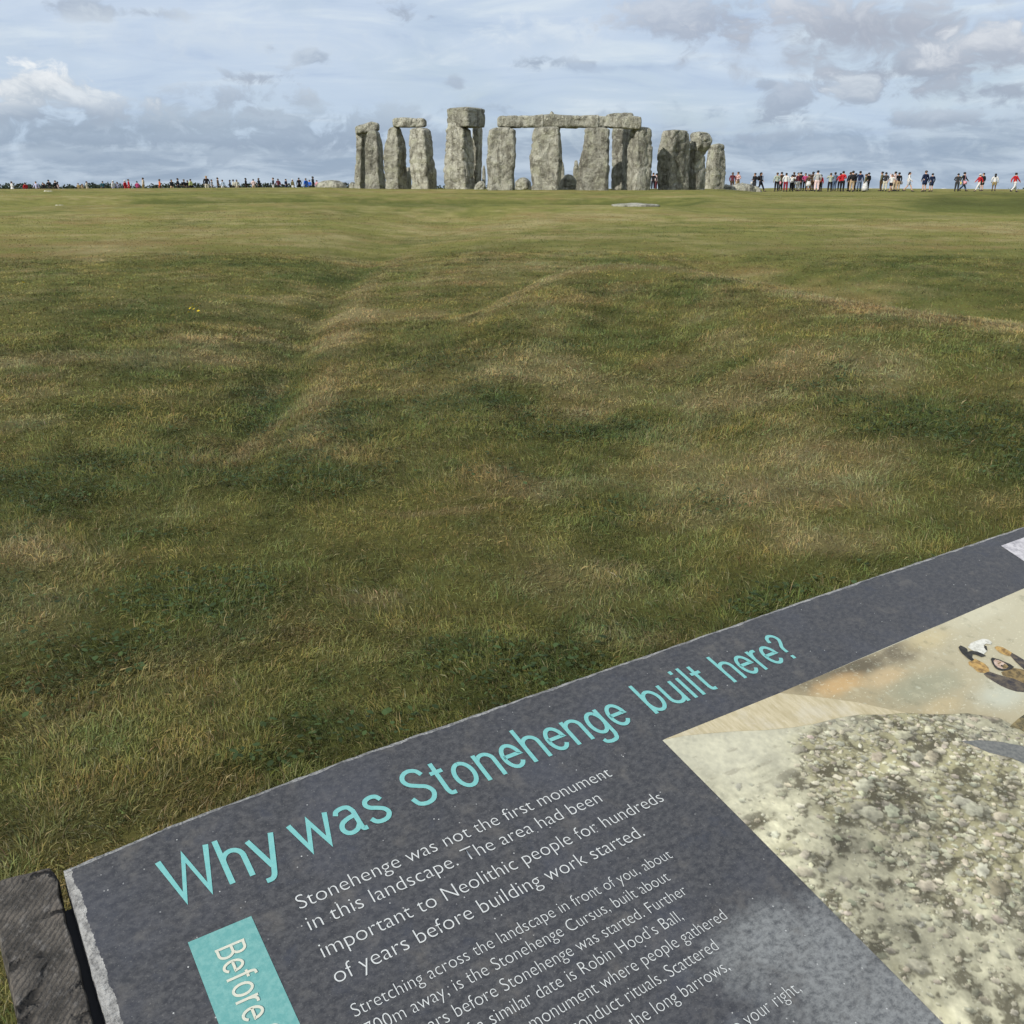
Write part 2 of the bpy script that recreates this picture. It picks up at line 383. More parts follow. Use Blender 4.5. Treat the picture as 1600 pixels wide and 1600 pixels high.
# ------------------------------------------------------------------ grass blades
def b_blade(t, b):
    col = t.attr('tint')
    b.inputs['Roughness'].default_value = .65; b.inputs['Specular IOR Level'].default_value = .22
    nn = t.vmath('NORMALIZE', t.vmath('ADD', t.vmath('MULTIPLY', t.n.new('ShaderNodeNewGeometry').outputs['Normal'], (.55, .55, .55)), (0, 0, .62)))
    t.l.new(nn, b.inputs['Normal'])
    tr = t.n.new('ShaderNodeBsdfTranslucent'); t.l.new(col, tr.inputs[0])
    mx = t.n.new('ShaderNodeMixShader'); mx.inputs[0].default_value = .25
    out = [n for n in t.n if n.type == 'OUTPUT_MATERIAL'][0]
    t.l.new(b.outputs[0], mx.inputs[1]); t.l.new(tr.outputs[0], mx.inputs[2]); t.l.new(mx.outputs[0], out.inputs[0])
    return col
M_BLADE = mat('grass_blade', b_blade)
def blades(name, d0, d1, n, wid, lmin, lmax, lean, label, tmax=.64):
    D = np.sqrt(RNG.random(n) * (d1 * d1 - d0 * d0) + d0 * d0); A = (RNG.random(n) * 2 - 1) * np.arctan(tmax)
    x = D * np.sin(A); y = D * np.cos(A)
    # tuft: pull towards random tuft centres
    cell = .045 * (.7 + d0 * .12)
    jx = (vnoise(np.floor(x / cell) * 1.7 + .5, np.floor(y / cell) * 2.3 + .5) - .5) * cell
    x = x + jx; z = height(x, y)
    g, s = turf(x, y)
    L = (lmin + (lmax - lmin) * RNG.random(n) ** 2.2) * (1 + .35 * g) * (.75 + .7 * np.clip(fbm(x, y, .7, 3, 31.) + .5, 0, 1))
    swirl = fbm(x, y, .5, 2, 41.) * 14 + RNG.normal(0, 1.1, n)
    dx, dy = np.cos(swirl), np.sin(swirl)
    ln = lean[0] + (lean[1] - lean[0]) * RNG.random(n); hz = np.sin(ln); vt = np.cos(ln)
    w = wid * (.6 + .8 * RNG.random(n)); px, py = -dy * w * .5, dx * w * .5
    v = np.empty((n, 5, 3), np.float32)
    bz = z - .006
    v[:, 0] = np.stack([x - px, y - py, bz], 1); v[:, 1] = np.stack([x + px, y + py, bz], 1)
    mxx = x + dx * L * .5 * hz * .7; myy = y + dy * L * .5 * hz * .7; mz = z + L * .55 * np.maximum(vt, .35)
    tw = RNG.normal(0, .35, n) * w
    v[:, 2] = np.stack([mxx - px * .85, myy - py * .85, mz + tw], 1); v[:, 3] = np.stack([mxx + px * .85, myy + py * .85, mz - tw], 1)
    v[:, 4] = np.stack([x + dx * L * hz, y + dy * L * hz, z + L * vt * np.where(ln > 1.0, .75, 1)], 1)
    i0 = np.arange(n) * 5
    me = np_mesh(name, v.reshape(-1, 3), np.stack([i0, i0 + 1, i0 + 3, i0 + 2], 1), np.stack([i0 + 2, i0 + 3, i0 + 4], 1))
    c = turf_col(x, y) * 1.22
    cs = .07 + .016 * d0 + .02 * d0 * (d0 > 15)
    cl = fbm(x, y, cs, 3, 61.); c = c * (1 + (1.5 if d0 < 15 else .9) * cl)[:, None] * (1 + np.clip(fbm(x, y, cs * 2.3, 3, 71.), -.3, .3)[:, None] * np.array([.9, .3, .2]))
    r = RNG.random(n)[:, None]
    dryp = (.10 + .42 * s * (1 - .6 * g))[:, None]
    straw = np.array([.36, .30, .16]) * (.55 + .6 * RNG.random((n, 1)))
    rust = np.array([.17, .095, .045])
    dryp = dryp * (1 if d0 < 5 else .6 if d0 < 15 else .4)
    c = np.where(r < dryp, straw * .55 + c * .45, c)
    c = np.where((r > (.97 if d0 < 15 else 2)), rust * .6 + c * .4, c)
    vr = .9 if d0 < 5 else .7 if d0 < 8 else .5 if d0 < 15 else .3
    c = c * (1 - .38 * vr + .76 * vr * RNG.random((n, 1))) * (1 + .10 * RNG.normal(0, 1, (n, 3)) * np.array([1, .5, 1]))
    c = np.clip(c, .004, .6)
    set_col(me, np.repeat(c, 5, 0))
    me.polygons.foreach_set('use_smooth', [True] * len(me.polygons))
    o = link(name, me, M_BLADE); tag(o, label, 'grass', kind='stuff'); return o
blades('grass', 1.1, 6.4, 340000, .0021, .010, .048, (.40, 1.53), 'short matted green and straw grass around the information panel', .80)
blades('grass', 1.1, 3.3, 130000, .0017, .008, .036, (.5, 1.54), 'fine matted undergrowth of the turf right beyond the panel', .80)
blades('grass', 5.6, 11.5, 240000, .0042, .012, .050, (.45, 1.53), 'patchy grass beyond the panel around the foot of the worn rut')
blades('grass', 10.5, 21, 210000, .0075, .012, .045, (.6, 1.53), 'patchy mown grass of the rutted middle ground')
blades('grass', 19, 36, 120000, .014, .008, .030, (.9, 1.54), 'mown grass between the long bank and the henge ditch')
blades('grass', 32, 72, 70000, .024, .006, .022, (1.1, 1.54), 'distant mown grass running up to the standing stones')

def leaves():
    """broad low leaves of clover and plantain in the dark green patches close by"""
    n = 60000
    D = np.sqrt(RNG.random(n) * (8.5 ** 2 - 1.3 ** 2) + 1.3 ** 2); A = (RNG.random(n) * 2 - 1) * .57
    x = D * np.sin(A); y = D * np.cos(A); g, s = turf(x, y); keep = RNG.random(n) < np.clip((g - .45) * 1.5, 0, .75)
    x, y = x[keep], y[keep]; n = len(x); z = height(x, y) + .012 + .03 * RNG.random(n)
    a = RNG.random(n) * 6.28; L = .010 + .022 * RNG.random(n) ** 1.5; w = L * (.35 + .4 * RNG.random(n)); el = RNG.random(n) * .8 - .1
    dx, dy = np.cos(a), np.sin(a); ce, se = np.cos(el), np.sin(el)
    v = np.empty((n, 6, 3), np.float32)
    def pt(u, q): return np.stack([x + dx * L * u * ce - dy * w * q, y + dy * L * u * ce + dx * w * q, z + L * u * se - .25 * L * u * u], 1)
    for kx, (u, q) in enumerate(((0, 0), (.35, -.5), (.35, .5), (.75, -.42), (.75, .42), (1.05, 0))): v[:, kx] = pt(u, q)
    i0 = np.arange(n) * 6
    me = np_mesh('clover', v.reshape(-1, 3), np.stack([i0 + 1, i0 + 2, i0 + 4, i0 + 3], 1), np.concatenate([np.stack([i0, i0 + 2, i0 + 1], 1), np.stack([i0 + 3, i0 + 4, i0 + 5], 1)]))
    c = np.array([.050, .080, .026]) * (.5 + 1.0 * RNG.random((n, 1)))
    set_col(me, np.repeat(c, 6, 0))
    tag(link('clover', me, M_BLADE), 'dark green low clover leaves growing among the near grass', 'clover', kind='stuff')
leaves()

# ------------------------------------------------------------------ stone
def b_sarsen(t, b):
    o = t.coord('Object'); r = t.rand(); p = t.vmath('ADD', o, t.comb(t.math('MULTIPLY', r, 40.0), t.math('MULTIPLY', r, 17.0), 0))
    n1 = t.noise(p, .9, 5, .6, .4); n2 = t.noise(p, 3.2, 6, .65, .3); n3 = t.noise(p, 11.0, 5, .7); n4 = t.noise(t.mapping(p, sc=(1, 1, .22)), 2.6, 5, .65)
    col = t.mix(t.mapr(n1, .38, .64), (.235, .228, .192), (.415, .405, .350))
    col = t.mix(t.mapr(n4, .47, .62, 0, .80), col, (.135, .128, .105))
    col = t.mix(t.mapr(n2, .52, .66, 0, .75), col, (.47, .465, .385))
    col = t.mix(t.mapr(n2, .47, .34, 0, .75), col, (.10, .097, .080))
    col = t.mix(t.mapr(t.noise(p, 1.3, 4, .6), .50, .66, 0, .6), col, (.365, .365, .280))
    col = t.mix(t.mapr(n3, .62, .74, 0, .6), col, (.09, .085, .07))
    col = t.mix(t.mapr(n3, .38, .28, 0, .5), col, (.46, .45, .37))
    k0 = t.mapr(r, 0, 1, .84, 1.20, False); col = t.mix(1.0, col, t.comb(k0, k0, t.math('MULTIPLY', k0, .97)), 'MULTIPLY')
    h = t.math('ADD', t.math('ADD', t.math('MULTIPLY', n2, 1.0), t.math('MULTIPLY', n3, .4)), t.math('MULTIPLY', n4, .9))
    t.l.new(t.bump(h, .85, .28), b.inputs['Normal'])
    b.inputs['Roughness'].default_value = .95; b.inputs['Specular IOR Level'].default_value = .15
    return col
M_STONE = mat('sarsen_stone', b_sarsen)
def superring(n, ex, yaw, hw, hd):
    a = np.linspace(0, 2 * math.pi, 2000)
    ca, sa = np.cos(a), np.sin(a)
    # rounded rectangle, resampled at even spacing along its outline
    x = np.sign(ca) * np.abs(ca) ** (2 / ex) * hw; y = np.sign(sa) * np.abs(sa) ** (2 / ex) * hd
    L = np.concatenate([[0], np.cumsum(np.hypot(np.diff(x), np.diff(y)))]); q = np.linspace(0, L[-1], n, endpoint=False)
    x, y = np.interp(q, L, x), np.interp(q, L, y)
    cy, sy = math.cos(yaw), math.sin(yaw)
    return x * cy - y * sy, x * sy + y * cy
def loft_mesh(name, rings, seed, amp=1.0, org=None):
    """rings -> closed rough rock"""
    rings = np.array(rings); nr, n, _ = rings.shape
    V = [Vector(q) for q in rings.reshape(-1, 3)]
    cen = rings.mean(1)
    faces = [(a * n + b, a * n + (b + 1) % n, (a + 1) * n + (b + 1) % n, (a + 1) * n + b) for a in range(nr - 1) for b in range(n)]
    V.append(Vector(cen[0])); V.append(Vector(cen[-1])); c0 = len(V) - 2
    faces += [(c0, (b + 1) % n, b) for b in range(n)] + [(c0 + 1, (nr - 1) * n + b, (nr - 1) * n + (b + 1) % n) for b in range(n)]
    mid = Vector(rings.reshape(-1, 3).mean(0)); off = Vector((seed * 13.7, seed * 5.1, seed * 2.3))
    out = []
    for i0, v in enumerate(V):
        ri = min(i0 // n, nr - 1); cc = Vector(cen[ri]) if i0 < nr * n else mid
        dr = (v - cc); dr = dr.normalized() if dr.length > 1e-4 else (v - mid).normalized()
        q = v + off
        d1 = mnoise.noise(q * .55) * .15 + mnoise.noise(Vector((q.x * 1.2, q.y * 1.2, q.z * .45))) * .09
        d2 = mnoise.fractal(q * 1.9, 1.0, 2.1, 4) * .045
        rd = 1 - abs(mnoise.noise(q * 1.3 + Vector((9, 4, 2)))); d3 = -.10 * max(rd - .88, 0) / .12
        out.append(v + dr * (d1 + d2 + d3) * amp)
    org = Vector(org) if org is not None else Vector((0, 0, 0))
    me = pymesh(name, [v - org for v in out], faces)
    bm = bmesh.new(); bm.from_mesh(me); bmesh.ops.recalc_face_normals(bm, faces=bm.faces); bm.to_mesh(me); bm.free()
    return me
_seed = [1]
def upright(name, label, prof, D, depth, yaw=0, ex=5.0, cap=.22, amp=1.0, group=None, n=56, nr=46, lean=None, bury=.4, cat='standing stone'):
    """prof: (row, left column, right column) from top to base, read at distance D"""
    prof = sorted(prof, key=lambda q: -q[0]); ex = ex * 1.7 if ex >= 5 else ex
    zs = [at_plane(q[1], q[0], D)[2] for q in prof]; xl = [at_plane(q[1], q[0], D)[0] for q in prof]; xr = [at_plane(q[2], q[0], D)[0] for q in prof]
    z0, z1 = zs[0] - bury, zs[-1]; yaw = math.radians(yaw)
    base_w = np.mean([b - a for a, b in zip(xl, xr)])
    capm = min(cap, .45 * (z1 - zs[0]))
    tq = np.concatenate([np.linspace(z0, z1 - capm, nr - 9), z1 - capm + capm * np.sin(np.linspace(.12, 1, 9) * math.pi / 2)])
    rings = []
    for z in tq:
        a, b = np.interp(z, zs, xl), np.interp(z, zs, xr); w = b - a
        kk = 1.0
        if z > z1 - capm: kk = 1 - .42 * (1 - math.sqrt(max(0, 1 - ((z - (z1 - capm)) / capm) ** 2)))
        x, y = superring(n, ex, yaw, base_w * .5, depth * .5); ext = (x.max() - x.min()) * .5
        sc = w * .5 / ext * kk; sd = (.55 + .45 * w / base_w) * kk
        yo = 0 if lean is None else np.interp(z, *lean)
        rings.append(np.stack([(a + b) * .5 + x * sc, D + y * sd + depth * .5 * 0 + yo, np.full(n, z)], 1))
    # top: draw in to the middle
    last = rings[-1]; cm = last.mean(0)
    for f, dz in ((.72, .015), (.4, .03), (.12, .035)): rings.append(np.stack([cm[0] + (last[:, 0] - cm[0]) * f, cm[1] + (last[:, 1] - cm[1]) * f, np.full(n, z1 + dz)], 1))
    org = ((xl[0] + xr[0]) * .5, D, H((xl[0] + xr[0]) * .5, D))
    _seed[0] += 1
    o = link(name, loft_mesh(name, rings, _seed[0], amp, org), M_STONE, smooth=True); o.location = org
    return tag(o, label, cat, group)
def lintel(name, label, prof, D, depth, ex=7.0, caps=(.18, .18), amp=.7, group='lintel stones across the standing stones', tilt=0, n=44, yawk=0):
    """prof: (column, top row, bottom row) from left to right at distance D"""
    xs = [at_plane(q[0], q[1], D)[0] for q in prof]; zt = [at_plane(*q[:2], D)[2] for q in prof]; zb = [at_plane(q[0], q[2], D)[2] for q in prof]
    x0, x1 = xs[0], xs[-1]; c0_, c1_ = caps; nr = 40
    tq = np.concatenate([x0 + c0_ - c0_ * np.sin(np.linspace(1, .1, 7) * math.pi / 2), np.linspace(x0 + c0_, x1 - c1_, nr), x1 - c1_ + c1_ * np.sin(np.linspace(.1, 1, 7) * math.pi / 2)])
    rings = []
    for x in tq:
        a, b = np.interp(x, xs, zb), np.interp(x, xs, zt); kk = 1.0
        e = max((x0 + c0_ - x) / c0_, (x - (x1 - c1_)) / c1_, 0); kk = 1 - .38 * (1 - math.sqrt(max(0, 1 - e * e)))
        y, z = superring(n, ex, 0, depth * .5 * kk, (b - a) * .5 * kk)
        rings.append(np.stack([np.full(n, x), D + y + yawk * (x - (x0 + x1) / 2), (a + b) * .5 + z], 1))
    for idx in (0, -1):
        last = rings[idx]; cm = last.mean(0); add = [cm + (last - cm) * f for f in (.7, .35, .1)]
        rings = add[::-1] + rings if idx == 0 else rings + add
    org = ((x0 + x1) * .5, D, min(zb)); _seed[0] += 1
    o = link(name, loft_mesh(name, rings, _seed[0], amp, org), M_STONE, smooth=True); o.location = org
    return tag(o, label, 'lintel stone', group)
def boulder(name, label, px0, px1, top, bot, D, depth, amp=1.3, ex=2.6, yaw=0, group=None, skew=0):
    h = bot - top
    prof = [(top, px0 + (px1 - px0) * (.18 + skew), px1 - (px1 - px0) * (.22 - skew)), (top + h * .3, px0 + (px1 - px0) * (.05 + skew * .7), px1 - (px1 - px0) * (.06 - skew * .6)), (top + h * .7, px0, px1), (bot, px0, px1)]
    return upright(name, label, prof, D, depth, yaw, ex, .5, amp, group, 40, 26, None, .3, 'boulder')

GU = 'upright standing stones of the circle'
def zrow(row, D): return at_plane(800, row, D)[2]
upright('standing_stone', 'slim shadowed upright under the left end of the leftmost tilted lintel', [(206, 558.5, 573), (240, 557.5, 572), (262, 556, 571), (295, 555.5, 570)], 78, 1.3, -16, group=GU)
upright('standing_stone', 'pale pocked upright carrying the right end of the leftmost tilted lintel', [(204, 576, 592), (213, 574, 595), (240, 572.5, 598), (270, 571.5, 599), (296, 570.5, 601)], 77, 1.3, -12, group=GU)
lintel('lintel_stone', 'short lintel sloping down to the left at the left end of the circle', [(556, 198, 210), (570, 194, 208), (580, 190, 206), (592, 193, 204)], 77.6, 1.1)
upright('standing_stone', 'upright tapering to a narrow top under the left end of the small free-standing lintel', [(199, 610, 626), (207, 608, 628), (222, 603, 633), (235, 601, 635), (265, 600, 635), (285, 601, 635), (297, 602, 636)], 74, 1.3, -28, group=GU)
upright('standing_stone', 'tall upright with pale face and dark right side under the small lintel', [(200, 642, 671), (205, 641, 673), (240, 641, 677), (268, 640, 680), (297, 643, 683)], 73, 1.3, -30, group=GU)
lintel('lintel_stone', 'small straight lintel bridging two uprights left of the tallest trilithon', [(614, 186, 199), (620, 184.5, 199.5), (650, 184.5, 200), (662, 184.5, 199), (666, 187, 197)], 73.6, 1.1)
boulder('bluestone_stump', 'short dark stump between two uprights below the small lintel', 634, 643, 262, 296, 76, .6, .6, 3, group='low stumps among the uprights')
upright('standing_stone', 'tallest trilithon upright with stepped top and hollowed rough face', [(191, 700, 731), (200, 700, 732), (202, 697, 738), (222, 696, 740), (238, 694, 740), (262, 694, 741), (298, 696, 743)], 72, 1.5, -32, 6.0, .12, 1.35, group=GU, n=72, nr=60)
upright('standing_stone', 'shadowed rear upright of the tallest trilithon seen behind its front stone', [(197, 738, 753), (230, 738, 752.5), (262, 738, 751), (294, 738, 750)], 75, 1.2, -15, group=GU)
upright('lintel_stone', 'thick lintel set end-on atop the tallest trilithon', [(168.5, 699, 757), (178, 697.5, 758), (191, 698, 758), (199, 700, 757)], 72.3, 2.6, -38, 9.0, .14, .75, group='lintel stones across the standing stones', bury=.0, cat='lintel stone', nr=30)
boulder('fallen_stone', 'small pale slab leaning at the foot of the tallest trilithon', 741, 759, 283, 299, 69, .8, .8, 2.6, group='low fallen stones among the uprights', skew=.14)
boulder('bluestone_stump', 'thin dark pointed stump right of the tallest trilithon', 753, 759, 259, 297, 77, .5, .4, 3, group='low stumps among the uprights')
upright('standing_stone', 'broad upright with rounded left shoulder under the left end of the long lintel', [(199, 771, 801), (204, 764, 806), (215, 762, 807), (250, 760, 807), (275, 760, 806), (299, 758, 805)], 66, 1.1, -10, 5, .2, 1.2, group=GU, n=64)
boulder('fallen_stone', 'brown boulder in the first gap under the long lintel', 806, 831, 278, 299, 70, 1.2, group='low fallen stones among the uprights')
upright('standing_stone', 'greenish broad upright second from left under the long lintel', [(198, 834, 877), (215, 831, 878), (245, 829, 878), (275, 829, 877), (299, 828, 876)], 66, 1.1, -14, 6, .14, 1.0, group=GU, n=64)
boulder('fallen_stone', 'pinkish grey boulder in the second gap under the long lintel', 875, 902, 273, 299, 69, 1.1, .8, 3.4, group='low fallen stones among the uprights')
boulder('bluestone_stump', 'pale thin stump behind the boulder in the second gap', 873, 882.5, 253, 290, 76, .5, .5, 3.2, group='low stumps among the uprights')
boulder('bluestone_stump', 'darker thin stump against the left foot of the third broad upright', 896, 905, 251, 290, 76, .5, .5, 3.2, group='low stumps among the uprights')
upright('standing_stone', 'broad upright flaring towards its base third from left under the long lintel', [(199, 912, 950), (203, 911, 954), (225, 910, 954), (250, 905, 953), (275, 902, 953), (299, 899, 953)], 66, 1.1, -12, 5.5, .16, 1.1, group=GU, n=64)
upright('standing_stone', 'buff waisted upright half hidden behind the long lintel', [(200, 955, 986), (225, 955, 985), (245, 955, 984), (262, 956, 983), (275, 955, 983), (297, 955, 983)], 70.5, 1.9, -34, 6, .2, .9, group=GU)
upright('standing_stone', 'leaning upright with pale left edge under the right end of the long lintel', [(199, 988, 1013), (204, 986, 1015), (222, 984, 1016), (245, 982, 1017), (275, 981, 1016), (297, 980, 1013)], 66.6, 1.3, 24, 5.5, .2, 1.0, group=GU, n=64)
lintel('lintel_stone', 'left block of the long lintel with weathered rounded end', [(777, 183.5, 199), (783, 181, 200), (800, 180.5, 200.3), (830, 180, 200.3), (849.3, 179.6, 200)], 66.2, 1.0, caps=(.18, .015))
lintel('lintel_stone', 'middle block of the long lintel', [(849.5, 180, 199.6), (860, 179.2, 199.8), (900, 179.6, 200.4), (934.6, 180.6, 200.4)], 66.2, 1.0, caps=(.015, .015))
lintel('lintel_stone', 'right block of the long lintel with squared end', [(934.8, 180.8, 200.4), (960, 181.8, 200.9), (990, 183.2, 201.4), (1001.5, 183.8, 201.2)], 66.2, 1.0, 9, caps=(.015, .09))
lintel('lintel_stone', 'further lintel showing just above the right end of the long lintel', [(946, 180, 196), (958, 177, 197), (975, 176, 197), (989, 177, 197)], 75, 1.3)
upright('standing_stone', 'lone upright with small tenon peeping above the long lintel', [(174.5, 860.5, 863.5), (179, 859, 866), (181, 856, 872), (200, 854, 874), (294, 853, 875)], 80, 1.0, 0, 4, .05, .35, group=GU)
ld = lambda D, q: ([zrow(r, D) for r, _ in q][::-1], [o for _, o in q][::-1])
upright('standing_stone', 'dark-faced squared upright left of the three beyond the long lintel', [(203.5, 1037, 1074), (209, 1034, 1077), (225, 1032, 1077), (240, 1030, 1075.5), (270, 1028, 1075), (297, 1027, 1076)], 68.9, 1.5, 33, 7.5, .07, 1.1, group=GU, n=72, nr=60,
        lean=ld(68.9, [(203, .0), (214, -.04), (226, .0), (238, .14), (265, .22), (298, .26)]))
upright('standing_stone', 'upright with bulging overhanging head in the middle of the right three', [(206.5, 1080, 1105), (212, 1078, 1109), (220, 1077, 1111), (230, 1075, 1109), (237, 1074, 1103), (265, 1074, 1101), (298, 1075, 1101)], 70.2, 1.4, 30, 6, .2, 1.1, group=GU, n=72, nr=60,
        lean=ld(70.2, [(206, .1), (218, -.12), (230, -.08), (243, .22), (265, .32), (298, .36)]))
upright('standing_stone', 'pale slender upright at the right end of the circle', [(225, 1115, 1131), (229, 1110, 1132), (250, 1106, 1133), (272, 1102, 1133), (294, 1101, 1129)], 78, 1.2, 24, 6, .14, 1.1, group=GU)
boulder('fallen_stone', 'low grey rock beside the foot of the rightmost upright', 1120, 1150, 289, 300, 80, 1.5, .7, group='low fallen stones among the uprights')
boulder('fallen_stone', 'rounded grey boulder with dark hollow right of the rightmost upright', 1141, 1180, 287, 301.5, 84, 1.5, 1.1, group='low fallen stones among the uprights')
boulder('fallen_stone', 'small grey stone at the feet of two people in black', 1172, 1190, 291, 302, 86, 1.0, .7, group='low fallen stones among the uprights', skew=-.08)
boulder('fallen_stone', 'long low slab lying left of the circle at the end of the crowd', 494, 543, 282, 296, 84, 1.8, .9, 3.2, group='low fallen stones among the uprights')
boulder('fallen_stone', 'small rock between the long low slab and the leftmost upright', 544, 558, 285, 297, 81, 1.0, .6, 2.6, group='low fallen stones among the uprights')
p = at(992, 320)
o = upright('fallen_stone', 'flat pale grey slab sunk in the turf in front of the circle', [(318.4, 962, 1022), (319.6, 956, 1030), (323, 956, 1029)], 40.0, 1.6, 0, 3.5, .05, .12, group=None, nr=16, n=60, bury=.15, cat='fallen stone')
def chalk(px0, px1, row, label):
    p = at((px0 + px1) / 2, row); w = (px1 - px0) * p[1] / 1571
    vs, fs = [], []; n = 22
    for kx in range(2):
        for q in range(n):
            a = q / n * 6.283; r = 1 + .35 * mnoise.noise(Vector((math.cos(a) * 2, math.sin(a) * 2, px0 * .37))); f = (1, .75)[kx]
            x = p[0] + math.cos(a) * w * .5 * r * f; y = p[1] + math.sin(a) * w * .28 * r * f; vs.append((x - p[0], y - p[1], H(x, y) - p[2] + (-.03, .05)[kx]))
    fs = [(q, (q + 1) % n, n + (q + 1) % n, n + q) for q in range(n)] + [tuple(range(n, 2 * n))]
    o = link('chalk_stone', pymesh('chalk_stone', vs, fs), M_CHALK); o.location = p; return tag(o, label, 'stone', 'pale stones in the far turf at left')
M_CHALK = mat('chalk', lambda t, b: t.mix(t.mapr(t.noise(t.coord(), 6, 5, .7), .35, .65), (.22, .21, .13), (.62, .60, .50)), rough=.95, spec=.1)
chalk(68, 84, 304.5, 'left one of two pale flat stones lying in the far turf at left')
chalk(84, 99, 308, 'right one of two pale flat stones lying in the far turf at left')

# ------------------------------------------------------------------ far wood on the horizon
def wood():
    V, F, Cc = [], [], []
    rg = np.random.default_rng(5)
    items = []
    for kx in range(150): items.append((-60 + kx * 4.6 + rg.normal(0, 2), 420 + rg.random() * 90, 285.5 + rg.random() * 4.0 + 1.6 * math.sin(kx * .23)))
    for kx in range(14): items.append((640 + kx * 9 + rg.normal(0, 3), 450 + rg.random() * 50, 288.5 + rg.random() * 2.5))
    for kx in range(9): items.append((1580 + kx * 9, 300 + rg.random() * 20, 292.5 + rg.random() * 1.5))
    for px, D, row in items:
        top = at_plane(px, row, D); hgt = 5.5 + 2 * rg.random(); w = 2.2 + 2.4 * rg.random(); n = 150
        u = rg.normal(0, 1, (n, 3)); u /= np.linalg.norm(u, axis=1)[:, None]; r = rg.random(n)[:, None] ** .35
        ctr = np.array([top[0], top[1], top[2] - hgt * .5])
        q = ctr + u * r * np.array([w, w, hgt * .5]) + rg.normal(0, .15, (n, 3))
        tint = np.array([.028, .040, .022]) * (.7 + .7 * rg.random())
        for pnt in q:
            a = rg.normal(0, 1, 3); a /= np.linalg.norm(a); b = np.cross(a, rg.normal(0, 1, 3)); b /= np.linalg.norm(b); sz = .28 + .3 * rg.random(); i0 = len(V)
            V += [pnt + a * sz, pnt + b * sz, pnt - a * sz, pnt - b * sz]; F.append((i0, i0 + 1, i0 + 2, i0 + 3)); Cc += [tint * (.7 + .6 * rg.random())] * 4
    me = np_mesh('distant_wood', np.array(V), np.array(F)); set_col(me, np.array(Cc))
    tag(link('distant_wood', me, M_BLADE), 'dark line of trees on the far horizon behind the crowd', 'trees', kind='stuff')
wood()

# ------------------------------------------------------------------ information panel
YAW, TILT = math.radians(33.5), math.radians(13.0)
PU = np.array([math.cos(YAW), math.sin(YAW), 0]); PHh = np.array([-math.sin(YAW), math.cos(YAW), 0])
PV = PHh * math.cos(TILT) + np.array([0, 0, math.sin(TILT)]); PN = np.cross(PU, PV)
c0 = ray(98, 1355); PO = np.array([0, 0, EYE]) + c0 * (-.70 / c0[2])
PMAT = Matrix(((PU[0], PV[0], PN[0], PO[0]), (PU[1], PV[1], PN[1], PO[1]), (PU[2], PV[2], PN[2], PO[2]), (0, 0, 0, 1)))
def pc(px, py, lift=0.0):          # photograph pixel -> coordinates on the panel's face
    d = ray(px, py); o = PO - np.array([0, 0, EYE]) + PN * lift; q = d * ((o @ PN) / (d @ PN)) - o
    return (float(q @ PU), float(q @ PV))
panel = empty('information_panel'); panel.matrix_world = PMAT
tag(panel, 'dark slate information panel with teal heading and printed landscape picture in the foreground', 'sign')
TOPB = ([-.01, 0, .12, .35, .65, .90, 1.22, 1.60, 1.88, 2.1], [-.001, 0, .0098, .0170, .0168, .0160, .0158, .012, .0085, .005])
U1, V1 = 2.0, -.80
_jr = np.random.default_rng(21)
def jag(n, sc, amp, seed):
    xq = np.linspace(0, 1, n) * sc
    return amp * (1.0 * fbm(xq, xq * 0 + seed, 1.0, 4) + .55 * (_jr.random(n) - .5) * .3)
def board():
    n1, n2 = 620, 900
    vl = np.linspace(V1, 0, n1); ut = np.linspace(0, U1, n2)
    bandL = np.interp(vl, [-.8, -.25, -.12, -.04, -.012], [.0145, .0125, .011, .0085, .006]) + jag(n1, 34, .009, 3.3)
    bandT = .0088 + jag(n2, 70, .006, 9.1); bandT = np.maximum(bandT, .004); bandL = np.maximum(bandL, .003)
    top = np.interp(ut, *TOPB)
    out = [(0 + .9 * q, v) for v, q in zip(vl, jag(n1, 50, .0016, 5.))] + [(u, w + q) for u, w, q in zip(ut[1:], top[1:], jag(n2, 120, .0022, 6.)[1:])]
    keep = vl < -.0085
    innL = [(b, v) for v, b in zip(vl, bandL)]; innT = [(u, w - b) for u, w, b in zip(ut[1:], top[1:], bandT[1:])]
    # keep the two inner edges from crossing in the corner
    innL = [(u, min(v, -.009)) for u, v in innL]; innT = [(max(u, .0075), v) for u, v in innT]
    inn = innL + innT
    V = [(u, v, 0.0) for u, v in inn]; N = len(inn)
    # face
    ring = inn + [(U1, V1)]
    face = pymesh('face', [(u, v, 0) for u, v in ring], [tuple(range(len(ring)))[::-1]])
    # chipped arris between face and sides, then the sides themselves
    v2 = [(u, v, 0.0) for u, v in inn] + [(.55 * a[0] + .45 * b[0], .55 * a[1] + .45 * b[1], -.0022 - .0016 * _jr.random()) for a, b in zip(out, inn)] + [(u, v, -.006) for u, v in out] + [(u, v, -.024) for u, v in out]
    f2 = []
    for s0 in range(3):
        for q in range(N - 1): f2.append((s0 * N + q, s0 * N + q + 1, (s0 + 1) * N + q + 1, (s0 + 1) * N + q))
    f2.append(tuple(range(3 * N, 4 * N)))
    return face, pymesh('chipped_edge', v2, f2)
